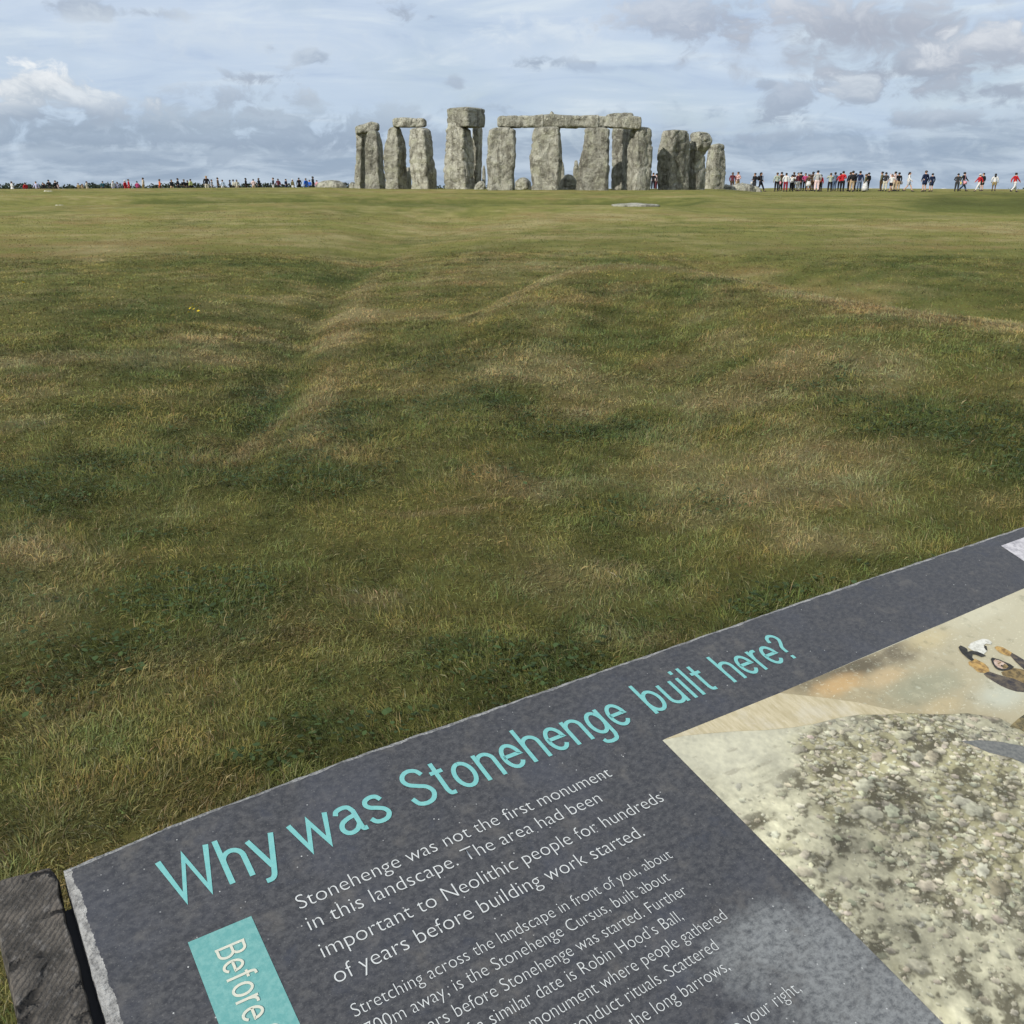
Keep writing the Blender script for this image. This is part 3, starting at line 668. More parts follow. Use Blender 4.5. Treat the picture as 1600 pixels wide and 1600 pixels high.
def b_board(t, b):
    o = t.coord('Object'); x, y, z = t.sep(o)
    n1 = t.noise(o, 22, 6, .68); n2 = t.noise(t.mapping(o, sc=(.85, 1.15, 1)), 120, 6, .75, .1); n3 = t.noise(o, 420, 3, .7); n4 = t.noise(o, 5.0, 4, .6)
    col = t.mix(t.mapr(n2, .36, .66), (.035, .036, .041), (.080, .080, .083))
    col = t.mix(t.mapr(n1, .52, .72, 0, .5), col, (.135, .125, .112))
    col = t.mix(t.mapr(n1, .46, .28, 0, .6), col, (.042, .047, .062))
    col = t.mix(t.mapr(n4, .5, .7, 0, .3), col, (.072, .078, .100))
    col = t.mix(t.mapr(n3, .58, .72, 0, .5), col, (.22, .215, .195))
    # pale printed mist where the picture fades out into the slate
    m = None
    for px, py, ru, rv in ((1290, 1500, .10, .085), (1200, 1470, .09, .05), (1390, 1600, .16, .10)):
        u0, v0 = pc(px, py)
        q = t.vmath('LENGTH', t.comb(t.math('DIVIDE', t.math('SUBTRACT', x, u0), ru), t.math('DIVIDE', t.math('SUBTRACT', y, v0), rv), 0))
        n = [n for n in t.n if n.type == 'VECT_MATH'][-1]; q = n.outputs['Value']
        e = t.mapr(t.math('ADD', q, t.math('MULTIPLY', t.math('SUBTRACT', n1, .5), 1.6)), .3, 1.25, .62, 0)
        m = e if m is None else t.math('MAXIMUM', m, e)
    m = t.math('MULTIPLY', m, t.mapr(n2, .28, .66, .25, 1.2))
    col = t.mix(m, col, (.27, .28, .275))
    sp_ = t.mapr(t.voro(o, 95), .11, .04); sp_ = t.math('MULTIPLY', sp_, t.mapr(t.noise(o, 38, 3), .50, .60))
    col = t.mix(t.math('MULTIPLY', sp_, .75), col, (.62, .62, .60))
    b.inputs['Roughness'].default_value = .5; b.inputs['Specular IOR Level'].default_value = .36
    t.l.new(t.mapr(n2, .3, .7, .42, .62), b.inputs['Roughness'])
    t.l.new(t.bump(t.math('ADD', n3, n2), .18, .0009), b.inputs['Normal'])
    return col
def b_chip(t, b):
    o = t.coord('Object'); n1 = t.noise(o, 60, 6, .7); n2 = t.noise(o, 260, 4, .7)
    c = t.mix(t.mapr(n1, .32, .62), (.13, .13, .13), (.36, .36, .35)); c = t.mix(t.mapr(n2, .54, .70, 0, .8), c, (.10, .10, .10))
    t.l.new(t.bump(t.math('ADD', n1, t.math('MULTIPLY', n2, .5)), .9, .006), b.inputs['Normal'])
    return c
fme, eme = board()
M_BOARD = mat('slate_print', b_board); M_CHIP = mat('broken_slate', b_chip, rough=.85, spec=.2)
face = link('panel_face', fme, M_BOARD, panel)
tag(link('chipped_edge', eme, M_CHIP, panel), 'pale broken slate edge')
bm = bmesh.new(); bmesh.ops.create_cube(bm, size=1)
for v in bm.verts: v.co = Vector(((v.co.x + .5) * (U1 - .06) + .03, (v.co.y + .5) * -.74 - .03, -.029 + v.co.z * .008))
q = bpy.data.meshes.new('backing_plate'); bm.to_mesh(q); bm.free(); M_METAL = mat('dark_metal', None, (.03, .03, .033), .5, .4, .6)
link('backing_plate', q, M_METAL, panel)
bm = bmesh.new(); bmesh.ops.create_cube(bm, size=1)
for v in bm.verts: v.co = Vector((v.co.x * .03 + .0172, (v.co.y + .5) * -.76 - .012, -.025 + (v.co.z - .5) * .22))
bmesh.ops.bevel(bm, geom=bm.edges[:], offset=.003, segments=2, affect='EDGES')
r = bmesh.ops.create_cube(bm, size=1)
for v in r['verts']: v.co = Vector((v.co.x * .0125 - .0035, (v.co.y + .5) * -.70 - .028, -.045 + v.co.z * .02))
q = bpy.data.meshes.new('dark_gap_filler'); bm.to_mesh(q); bm.free(); link('dark_gap_filler', q, M_METAL, panel)  # added dark rail and batten that turn the gap beside the post black
for u0 in (.35, 1.6):
    tp = Vector(PO + PU * u0 + PV * -.35 + PN * -.034); gz0 = H(tp.x, tp.y)
    bm = bmesh.new(); r0 = bmesh.ops.create_cone(bm, segments=20, radius1=.04, radius2=.04, depth=1.0, cap_ends=True)
    for v in bm.verts: v.co = Vector((v.co.x, v.co.y, gz0 - .1 + (v.co.z + .5) * (tp.z - gz0 + .1))) + Vector((tp.x, tp.y, 0))
    inv = PMAT.inverted()
    for v in bm.verts: v.co = inv @ v.co
    q = bpy.data.meshes.new('support_leg'); bm.to_mesh(q); bm.free(); link('support_leg', q, M_METAL, panel, True)

# lettering
def b_ink(base, speck):
    def f(t, b):
        o = t.coord('Object'); n = t.noise(o, 130, 4, .7); n2 = t.noise(o, 480, 3, .7)
        c = t.mix(t.mapr(n, .35, .68, 0, .55), base, speck); c = t.mix(t.mapr(n2, .62, .72, 0, .5), c, tuple(min(1, q * 1.6 + .04) for q in base))
        b.inputs['Roughness'].default_value = .5; return c
    return f
M_TEAL = mat('teal_ink', b_ink((.155, .42, .405), (.22, .48, .45))); M_WHITE = mat('white_ink', b_ink((.56, .575, .56), (.47, .48, .47))); M_TAB = mat('teal_tab_ink', b_ink((.115, .315, .30), (.22, .43, .395)))
M_CREAM = mat('cream_ink', b_ink((.60, .58, .47), (.46, .52, .46)))
def glyphs(name, text, m, parent, origin, end=None, sx=None, sy=None, ang=None, thin=0.0, spacing=1.0, z=.0006, right=None):
    cu = bpy.data.curves.new(name, 'FONT'); cu.body = text; cu.offset = thin; cu.space_character = spacing; cu.resolution_u = 6
    o = bpy.data.objects.new(name, cu); COL.objects.link(o); bpy.context.view_layer.update()
    dg = bpy.context.evaluated_depsgraph_get(); me = bpy.data.meshes.new_from_object(o.evaluated_get(dg), depsgraph=dg)
    bpy.data.objects.remove(o); bpy.data.curves.remove(cu)
    n = len(me.vertices); co = np.empty(n * 3, np.float32); me.vertices.foreach_get('co', co); co = co.reshape(-1, 3)
    x0, x1 = co[:, 0].min(), co[:, 0].max()
    if end is not None:
        dv = np.array(end) - np.array(origin); ang = math.atan2(dv[1], dv[0]); sx = np.hypot(*dv) / (x1 - x0)
    ang = ang or 0.0; ca, sa = math.cos(ang), math.sin(ang)
    X = (co[:, 0] - x0) * sx; Y = co[:, 1] * sy
    if right is not None: origin = (right[0] - (x1 - x0) * sx * ca, right[1] - (x1 - x0) * sx * sa)
    out = np.stack([origin[0] + X * ca - Y * sa, origin[1] + X * sa + Y * ca, np.full(n, z)], 1)
    me.vertices.foreach_set('co', out.astype(np.float32).ravel()); me.materials.clear(); me.update()
    return link(name, me, m, parent), sx
def lower_ext(): pass
def arc(cx, cy, rx, ry, a0, a1, n=22): return [(cx + rx * math.cos(math.radians(a)), cy + ry * math.sin(math.radians(a))) for a in np.linspace(a0, a1, n)]
def curve(P, n=7):
    P = [np.array(q, float) for q in P]; Q = [2 * P[0] - P[1]] + P + [2 * P[-1] - P[-2]]; out = []
    for a, b, c_, d_ in zip(Q[:-3], Q[1:-2], Q[2:-1], Q[3:]):
        for q in np.linspace(0, 1, n, endpoint=False): out.append(tuple(.5 * (2 * b + (c_ - a) * q + (2 * a - 5 * b + 4 * c_ - d_) * q * q + (3 * b - a - 3 * c_ + d_) * q ** 3)))
    return out + [tuple(P[-1])]
XH = .73
LET = { # advance, strokes (centre lines, cap height 1)
 'W': (.99, [[(.03, 1), (.255, .08), (.485, .92), (.715, .08), (.94, 1)]]),
 'h': (.56, [[(.08, 0), (.08, 1)], [(.08, .44)] + arc(.275, .47, .195, .20, 172, 0) + [(.47, 0)]]),
 'y': (.54, [[(.03, XH), (.275, .03)], [(.51, XH), (.29, .02)] + curve([(.29, .02), (.23, -.15), (.16, -.215), (.05, -.22)])[1:]]),
 'w': (.79, [[(.03, XH), (.21, .07), (.395, XH - .07), (.58, .07), (.76, XH)]]),
 'a': (.57, [curve([(.08, .55), (.13, .635), (.25, .67), (.37, .64), (.43, .52)]) + [(.43, .13)] + curve([(.43, .13), (.455, .06), (.53, .055)])[1:], curve([(.43, .42), (.27, .395), (.13, .33), (.075, .21), (.12, .10), (.22, .06), (.34, .10), (.43, .21)])]),
 's': (.50, [curve([(.42, .54), (.36, .64), (.25, .67), (.13, .63), (.09, .53), (.15, .44), (.27, .38), (.39, .30), (.43, .19), (.36, .09), (.24, .06), (.12, .09), (.05, .19)])]),
 'S': (.64, [curve([(.54, .75), (.47, .88), (.32, .94), (.17, .89), (.10, .76), (.16, .62), (.32, .52), (.49, .42), (.555, .26), (.47, .11), (.31, .06), (.14, .11), (.06, .27)])]),
 't': (.37, [[(.16, .93), (.16, .17)] + curve([(.16, .17), (.20, .075), (.31, .06)])[1:], [(.02, XH - .055), (.32, XH - .055)]]),
 'o': (.58, [arc(.285, .365, .215, .305, 90, 452, 44)]),
 'n': (.56, [[(.08, 0), (.08, XH)], [(.08, .44)] + arc(.275, .47, .195, .20, 172, 0) + [(.47, 0)]]),
 'e': (.56, [[(.08, .385), (.485, .385)] + arc(.28, .365, .205, .305, 4, 322, 36)]),
 'g': (.56, [arc(.26, .37, .195, .30, 60, 422, 40), [(.46, XH), (.46, -.06)] + curve([(.46, -.06), (.40, -.19), (.26, -.225), (.12, -.19), (.08, -.11)])[1:]]),
 'b': (.57, [[(.08, 0), (.08, 1)], arc(.285, .365, .205, .305, 120, 482, 40)]),
 'u': (.56, [[(.08, XH), (.08, .25)] + arc(.27, .25, .19, .19, 180, 350), [(.46, 0), (.46, XH)]]),
 'i': (.21, [[(.105, 0), (.105, XH)], [(.105, .88), (.105, 1.0)]]), 'l': (.21, [[(.105, 0), (.105, 1)]]),
 'r': (.36, [[(.08, 0), (.08, XH)], curve([(.08, .42), (.13, .58), (.22, .665), (.34, .665)])]),
 '?': (.48, [curve([(.05, .72), (.10, .87), (.23, .94), (.37, .88), (.42, .74), (.35, .60), (.25, .48), (.225, .37), (.225, .26)]), [(.225, 0), (.225, .12)]]),
}
LET['B'] = (.62, [[(.09, 0), (.09, 1)], [(.09, .94), (.32, .94)] + arc(.32, .735, .17, .205, 90, -90, 16) + [(.09, .53)], [(.30, .53)] + arc(.34, .295, .19, .235, 80, -90, 16) + [(.09, .06)]])
LET['f'] = (.36, [[(.15, 0), (.15, .80)] + curve([(.15, .80), (.19, .92), (.32, .94)])[1:], [(.02, XH - .055), (.31, XH - .055)]])
TRK = .045
def stroke_text(name, text, o, d, n, cap, wd, m, parent, length=None, sx=None, z0=.0005):
    """narrow sans lettering: o start of the baseline, d reading direction, n up direction of the letters"""
    natural = sum(LET[ch][0] + TRK if ch != ' ' else .30 for ch in text) - TRK - .06
    if length: sx = length / natural
    o, d, n = (np.array(q, float) for q in (o, d, n)); V, F = [], []; x = -.03; zi = 0
    for ch in text:
        if ch == ' ': x += .30; continue
        a, strokes = LET[ch]
        for st in strokes:
            p = np.array([o + d * ((x + q[0]) * sx) + n * (q[1] * cap) for q in st]); keep = [0] + [q for q in range(1, len(p)) if np.hypot(*(p[q] - p[q - 1])) > 1e-6]; p = p[keep]
            dirs = np.diff(p, axis=0); dirs /= np.linalg.norm(dirs, axis=1)[:, None]; nr = np.stack([-dirs[:, 1], dirs[:, 0]], 1)
            closed = np.hypot(*(p[0] - p[-1])) < .003 and len(p) > 30
            off = np.empty_like(p)
            for q in range(len(p)):
                n0 = nr[max(q - 1, 0)] if not (closed and q == 0) else nr[-1]; n1 = nr[min(q, len(nr) - 1)] if not (closed and q == len(p) - 1) else nr[0]
                mm = n0 + n1; mm = mm / np.linalg.norm(mm); off[q] = mm / max(mm @ n1, .34)
            i0 = len(V); z = z0 + .00009 * (zi % 5); zi += 1
            for q in range(len(p)): V += [(*(p[q] + off[q] * wd / 2), z), (*(p[q] - off[q] * wd / 2), z)]
            F += [(i0 + 2 * q, i0 + 2 * q + 1, i0 + 2 * q + 3, i0 + 2 * q + 2) for q in range(len(p) - 1)]
        x += a + TRK
    me = pymesh(name, V, F); bm = bmesh.new(); bm.from_mesh(me); bm.normal_update(); bmesh.ops.reverse_faces(bm, faces=[f for f in bm.faces if f.normal.z < 0]); bm.to_mesh(me); bm.free()
    return link(name, me, m, parent)
for wd, a, b in (('Why', (247, 1350), (423, 1303)), ('was', (450, 1291), (615, 1275)), ('Stonehenge', (620, 1216), (989, 1125)), ('built', (979, 1071), (1119, 1072)), ('here?', (1102, 1027), (1246, 1022))):
    u0, u1 = pc(*a)[0], pc(*b)[0]
    stroke_text('heading_word', wd, (u0, -.1020 + .0062 * u0), (1, .0062), (0, 1), .0630, .0061, M_TEAL, face, length=u1 - u0)
BIG = [('Stonehenge was not the first monument', (470, 1422), (957, 1212)), ('in this landscape. The area had been', (485, 1460), (940, 1250)),
       ('important to Neolithic people for hundreds', (507, 1497), (1040, 1253)), ('of years before building work started.', (530, 1537), (1008, 1305))]
vb = [-.1640, -.1925, -.2275, -.2590]
for (tx, a, b), vv in zip(BIG, vb):
    glyphs('text_line', tx, M_WHITE, face, (.2015, vv), (pc(*b)[0], vv + .0008), sy=.0262, thin=-.015)
_, sxs = glyphs('text_line', 'Stretching across the landscape in front of you, about', M_WHITE, face, (.2029, -.2990), (.6142, -.2992), sy=.0208, thin=-.017)
for tx, rx, vv in (('700m away, is the Stonehenge Cursus, built about', .5905, -.3224), ('500 years before Stonehenge was started. Further', .5960, -.3462), ('away and of a similar date is Robin Hood\u2019s Ball,', .5686, -.3695),
                   ('monument where people gathered', .6146, -.3925), ('to conduct rituals. Scattered', .5789, -.4160), ('around are the long barrows,', .5725, -.4400), ('to your right,', .6240, -.4950)):
    glyphs('text_line', tx, M_WHITE, face, None, sx=sxs, sy=.0208, thin=-.017, right=(rx, vv))

def flat(name, pts, m, parent, z, px=True, sub=None):
    q = [pc(*p) for p in pts] if px else pts
    me = pymesh(name, [(u, v, z) for u, v in q], [tuple(range(len(q)))])
    bm = bmesh.new(); bm.from_mesh(me)
    bm.normal_update()
    bm.faces.ensure_lookup_table()
    if bm.faces[0].normal.z < 0: bmesh.ops.reverse_faces(bm, faces=bm.faces)
    bm.to_mesh(me); bm.free()
    return link(name, me, m, parent)
tab = flat('teal_tab', [(.0883, -.1478), (.1540, -.1478), (.1556, -.62), (.0888, -.62)], M_TAB, face, .0004, False)
stroke_text('tab_lettering', 'Before Stonehenge', (.1085, -.1690), (0, -1), (1, 0), .0300, .0028, M_CREAM, tab, sx=.0272, z0=.0009)

# printed picture: stony ground, pale hill, cloudy sky and a raised figure
PA = pc(1035, 1157); PB = pc(1218, 1083)
def b_print(t, b):
    o = t.coord('Object'); n = t.noise(o, 260, 3, .7)
    b.inputs['Roughness'].default_value = .5; b.inputs['Specular IOR Level'].default_value = .4
    return t.mix(t.mapr(n, .60, .74, 0, .45), t.attr('tint'), (.66, .65, .56))
def rubble():
    rg = np.random.default_rng(77); st = .00115
    U = np.arange(PA[0], 1.80, st); Vv = np.arange(-.64, PA[1] + .001, st); nu, nv = len(U), len(Vv)
    uu, vv = np.meshgrid(U, Vv, indexing='xy')
    def nz(sc, o, k_=4, ax=1.0): return fbm(uu * ax, vv, sc, k_, o)
    n1, n2, n3, n4 = nz(.16, 1., 4), nz(.05, 4., 5), nz(.018, 7., 4, .7), nz(.006, 9., 3)
    col = np.array([.45, .425, .315]) * (1 + .7 * n2 + .6 * n3 + .7 * n4)[..., None]
    # how stony: bare smooth chalk near the crest, broken ground below
    crest = -.205 + .03 * np.sin((uu - .75) * 4.) - .02 * (uu - .9)
    rough = np.clip((crest - vv + .22 * n1 + .045 * np.clip((1.05 - uu) / .3, 0, 1)) / .09, 0, 1)
    # moss and earth between the stones
    moss = np.clip((n1 * 2.6 + n2 * 2.0 + .30) * 1.6, 0, 1) * rough
    col = col * (1 - .72 * moss[..., None]) + np.array([.195, .175, .085]) * (1 + 1.4 * n3[..., None]) * .72 * moss[..., None]
    dark = np.clip((-n3 * 2.6 - n2 * 1.2 + 1.3 * n4 - .13 + .30 * moss) * 2.2, 0, 1) * rough
    col = col * (1 - .80 * dark[..., None]) + np.array([.060, .050, .028]) * .80 * dark[..., None]
    # stones, the small ones first; each has a lit upper left and a dark foot
    nst = 11000
    su = rg.uniform(PA[0], 1.8, nst); sv = rg.uniform(-.64, -.15, nst); sz = .0018 + .0055 * rg.random(nst) ** 2.4 + .015 * (rg.random(nst) < .022) * rg.random(nst)
    order = np.argsort(sz)
    for q in order:
        iu = int((su[q] - PA[0]) / st); iv = int((sv[q] + .64) / st)
        if not (0 <= iu < nu and 0 <= iv < nv): continue
        rr_ = rough[iv, iu]
        if rg.random() > rr_ * (.35 + .65 * (n1[iv, iu] > -.06)): continue
        R = sz[q] * (1 if rr_ > .6 else .5); w = int(R * 2.4 / st) + 2
        a0, a1, b0, b1 = max(iv - w, 0), min(iv + w, nv), max(iu - w, 0), min(iu + w, nu)
        du = uu[a0:a1, b0:b1] - su[q]; dv = vv[a0:a1, b0:b1] - sv[q]; th = rg.normal(-.35, .45); cx, sx_ = math.cos(th), math.sin(th)
        x = (du * cx + dv * sx_) / R; y = (-du * sx_ + dv * cx) / (R * rg.uniform(.5, .8))
        ang = np.arctan2(y, x); kq = rg.integers(4, 7); rad = 1 + .13 * np.cos(kq * ang + rg.random() * 6) + .08 * np.cos((kq + 3) * ang + rg.random() * 6)
        rho = np.hypot(x, y) / rad; shd = np.hypot(x - .16, y + .42) / rad
        m2 = np.clip((1.12 - shd) / .30, 0, 1) * .66; m1 = np.clip((1.0 - rho) / .13, 0, 1)
        blk = col[a0:a1, b0:b1]; blk[:] = blk * (1 - m2[..., None]) + np.array([.050, .043, .024]) * m2[..., None]
        tone = np.array([.51, .475, .365]) * rg.uniform(.55, 1.15) * (1 + rg.normal(0, .03, 3))
        lit = np.clip(.82 + .34 * (y - .25 * x) + .9 * n4[a0:a1, b0:b1] + .6 * n3[a0:a1, b0:b1], .32, 1.25)
        blk[:] = blk * (1 - m1[..., None]) + tone * lit[..., None] * m1[..., None]
    # little dark scuffs and scratches on the smooth slope
    sc_ = np.clip((fbm(uu * .55 + vv * .4, vv * 1.7, .014, 4, 33.) - .17) * 9, 0, 1) * (1 - rough) * .7
    col = col * (1 - sc_[..., None]) + np.array([.15, .12, .07]) * sc_[..., None]
    fade = (1 - rough) * .45
    col = col * (1 - fade[..., None]) + np.array([.52, .505, .43]) * fade[..., None]
    # broad hollows and humps lower down
    hum = np.clip(nz(.10, 21., 5) * 3.0, -1, 1) * np.clip((-.24 - vv) / .1, 0, 1)
    col = col * (1 + .50 * hum)[..., None]
    col = np.clip(col * np.array([1.0, 1.0, .93]), .015, .72)
    v = np.stack([uu.ravel(), vv.ravel(), np.full(uu.size, .0004)], 1)
    # keep only what lies inside the picture's outline
    q1, q2, q3 = pc(1035, 1157), pc(1218, 1083.4), pc(1780, 842)
    topv = np.interp(uu, [q1[0], q2[0], q3[0]], [q1[1], q2[1], q3[1]])
    v[:, 1] = np.minimum(vv, topv).ravel()
    ii = np.arange(nv - 1)[:, None] * nu + np.arange(nu - 1)[None, :]
    ok = (vv[:-1, :-1] < topv[:-1, :-1])
    F = np.stack([ii, ii + 1, ii + 1 + nu, ii + nu], -1)[ok]
    me = np_mesh('illustration', v, F); set_col(me, col.reshape(-1, 3)); return me
illus = link('illustration', rubble(), mat('rubble_print', b_print), face)
def b_psky(t, b):
    o = t.coord('Object'); x, y, z = t.sep(o)
    n0 = t.noise(t.mapping(o, rot=(0, 0, -.6), sc=(1, 1.6, 1)), 9.0, 6, .62, .4); n1 = t.noise(o, 34, 5, .65); n2 = t.noise(t.mapping(o, sc=(.5, 1, 1)), 260, 3, .7); n3 = t.noise(o, 75, 5, .7)
    wob = t.math('MULTIPLY', t.math('SUBTRACT', n0, .5), 1.5)
    col = t.mix(t.mapr(x, 1.0, 1.6), (.34, .285, .17), (.47, .435, .305))
    def spot(c, px, py, qx, qy, rgb, op):
        u0, v0 = pc(px, py); u1, v1 = pc(px + qx, py); u2, v2 = pc(px, py + qy)
        du = t.math('DIVIDE', t.math('SUBTRACT', x, u0), abs(u1 - u0) + .02); dv = t.math('DIVIDE', t.math('SUBTRACT', y, v0), abs(v2 - v0) + .01)
        r = t.math('SQRT', t.math('ADD', t.math('MULTIPLY', du, du), t.math('MULTIPLY', dv, dv)))
        return t.mix(t.mapr(t.math('ADD', r, wob), 1.3, .3, 0, op), c, rgb)
    col = spot(col, 1270, 1065, 50, 14, (.17, .14, .085), .8)
    col = spot(col, 1345, 1040, 60, 14, (.10, .082, .052), .9); col = spot(col, 1405, 1020, 35, 16, (.12, .10, .065), .8)
    col = spot(col, 1310, 1072, 45, 10, (.50, .33, .15), .85); col = spot(col, 1385, 1058, 30, 9, (.48, .36, .20), .75)
    col = spot(col, 1450, 1000, 40, 12, (.50, .42, .24), .7); col = spot(col, 1440, 1075, 70, 22, (.27, .275, .19), .7)
    col = spot(col, 1470, 1105, 25, 6, (.46, .37, .21), .6); col = spot(col, 1530, 960, 60, 10, (.55, .52, .38), .6); col = spot(col, 1570, 1085, 50, 25, (.48, .50, .41), .7)
    col = t.mix(t.mapr(n1, .54, .74, 0, .4), col, (.55, .50, .34)); col = t.mix(t.mapr(n1, .46, .30, 0, .35), col, (.15, .145, .09))
    col = t.mix(t.mapr(n3, .56, .70, 0, .35), col, (.52, .53, .42))
    col = t.mix(t.mapr(n2, .60, .72, 0, .7), col, (.68, .65, .48))
    b.inputs['Roughness'].default_value = .5; return col
M_PSKY = mat('sky_print', b_psky)
sky_pts = [(1218, 1083.4), (1250, 1069.6), (1300, 1048.6), (1400, 1006.4), (1500, 963), (1600, 919.8), (1700, 876), (1780, 842), (1780, 1170), (1600, 1142), (1560, 1122), (1510, 1115), (1470, 1117), (1420, 1115), (1385, 1108), (1340, 1098), (1290, 1091), (1245, 1086)]
flat('printed_sky', sky_pts, M_PSKY, illus, .0008)
def b_hill(t, b):
    o = t.coord('Object'); n = t.noise(t.mapping(o, rot=(0, 0, -.7), sc=(1, .22, 1)), 120, 5, .7); n1 = t.noise(o, 22, 5, .6); n2 = t.noise(o, 260, 3, .7)
    c = t.mix(t.mapr(n, .3, .7), (.40, .34, .205), (.54, .475, .32)); c = t.mix(t.mapr(n1, .5, .7, 0, .4), c, (.54, .51, .42)); return t.mix(t.mapr(n2, .6, .74, 0, .5), c, (.64, .61, .5))
hill_pts = [(1037, 1156), (1218, 1083.4), (1245, 1086), (1290, 1091), (1340, 1098), (1385, 1108), (1418, 1114), (1385, 1117), (1345, 1117), (1310, 1122), (1275, 1131), (1240, 1137), (1200, 1141), (1150, 1143), (1100, 1147), (1070, 1150)]
flat('printed_hillside', hill_pts, mat('hillside_print', b_hill), illus, .0007)
M_PSH = mat('shadow_print', lambda t, b: t.mix(t.mapr(t.noise(t.coord(), 150, 4, .7), .35, .65), (.12, .125, .12), (.19, .19, .175)))
flat('printed_shadow', [(1502, 1159), (1530, 1157), (1565, 1160), (1605, 1168), (1640, 1172), (1640, 1200), (1602, 1195), (1580, 1185), (1545, 1177), (1525, 1168)], M_PSH, illus, .0010)
flat('printed_rock', [(1577, 1136), (1590, 1124), (1602, 1116), (1640, 1100), (1640, 1150), (1605, 1147), (1592, 1140)], mat('rock_print', lambda t, b: t.mix(t.mapr(t.noise(t.coord(), 90, 5, .7), .35, .65), (.05, .05, .035), (.24, .19, .09))), illus, .0011)
def pm(name, a, b_, sc=110): return mat(name, lambda t, b: t.mix(t.mapr(t.noise(t.coord(), sc, 5, .72), .34, .64), a, b_))
FIGM = [pm('tunic_print', (.085, .065, .035), (.26, .185, .08)), pm('sleeve_print', (.035, .033, .038), (.13, .105, .075), 70), pm('forearm_print', (.17, .105, .045), (.50, .32, .11), 90), pm('face_print', (.36, .24, .17), (.56, .44, .36), 120), pm('hair_print', (.018, .018, .016), (.05, .048, .042)), pm('skull_print', (.40, .39, .33), (.66, .65, .58), 90)]
def zc(pts): return [(1400 + x / 8.0, 950 + y / 8.0) for x, y in pts]
FIG = [ # (material, outline in the eightfold enlargement)
 (1, [(1090, 830), (1160, 800), (1250, 830), (1380, 870), (1470, 890), (1560, 930), (1700, 1000), (1700, 1110), (1600, 1060), (1500, 1050), (1400, 1020), (1300, 975), (1200, 915), (1130, 870)]),
 (0, [(1310, 810), (1380, 780), (1450, 755), (1560, 770), (1700, 820), (1700, 1000), (1560, 930), (1470, 890), (1380, 870), (1330, 850)]),
 (2, [(900, 680), (950, 670), (980, 640), (1040, 670), (1100, 700), (1150, 750), (1165, 800), (1100, 820), (1050, 815), (1010, 800), (960, 750), (910, 720)]),
 (1, [(1420, 600), (1440, 565), (1520, 610), (1600, 660), (1700, 720), (1700, 830), (1600, 780), (1560, 745), (1490, 680)]),
 (2, [(1225, 500), (1260, 485), (1330, 500), (1400, 540), (1440, 565), (1425, 610), (1380, 605), (1300, 570), (1260, 540)]),
 (4, [(1180, 645), (1200, 628), (1240, 640), (1290, 655), (1350, 680), (1420, 710), (1470, 745), (1440, 775), (1380, 790), (1320, 795), (1270, 785), (1230, 755), (1195, 700)]),
 (3, [(1212, 672), (1235, 655), (1280, 665), (1340, 690), (1380, 720), (1400, 745), (1370, 770), (1320, 770), (1270, 755), (1230, 720)]),
 (5, [(890, 500), (930, 450), (1000, 420), (1080, 395), (1150, 405), (1195, 440), (1180, 470), (1120, 455), (1090, 480), (1100, 510), (1130, 550), (1090, 590), (1000, 560), (930, 530)]),
 (4, [(775, 500), (800, 480), (850, 500), (885, 525), (890, 560), (930, 545), (1010, 555), (1090, 590), (1120, 610), (1060, 625), (990, 595), (950, 590), (945, 630), (970, 660), (940, 675), (880, 635), (820, 580), (790, 540)]),
 (4, [(1100, 480), (1125, 490), (1135, 545), (1115, 535), (1095, 505)]),
 (0, [(1262, 706), (1300, 688), (1306, 698), (1275, 716)]), (0, [(1318, 745), (1345, 712), (1385, 728), (1398, 748), (1368, 768), (1330, 768)]), (4, [(1300, 735), (1318, 722), (1330, 735), (1312, 748)]),
]
vs, fs, mi = [], [], []
for kx, (mm, pts) in enumerate(FIG):
    q = [pc(*p) for p in zc(pts)]; i0 = len(vs); vs += [(u, v, .0012 + .00012 * kx) for u, v in q]; fs.append(tuple(range(i0, i0 + len(q)))); mi.append(mm)
me = pymesh('printed_figure', vs, fs); me.polygons.foreach_set('material_index', mi)
bm = bmesh.new(); bm.from_mesh(me); bm.normal_update()
bmesh.ops.reverse_faces(bm, faces=[f for f in bm.faces if f.normal.z < 0]); bm.to_mesh(me); bm.free()
tag(link('printed_figure', me, FIGM, illus), 'printed person in brown tunic raising an animal skull overhead')
# small pale inset photograph near the upper edge
inset = flat('inset_photograph', [(1564, 853), (1600, 840), (1700, 803), (1760, 850), (1600, 877)], pm('inset_print', (.30, .29, .31), (.55, .53, .54), 60), face, .0005)

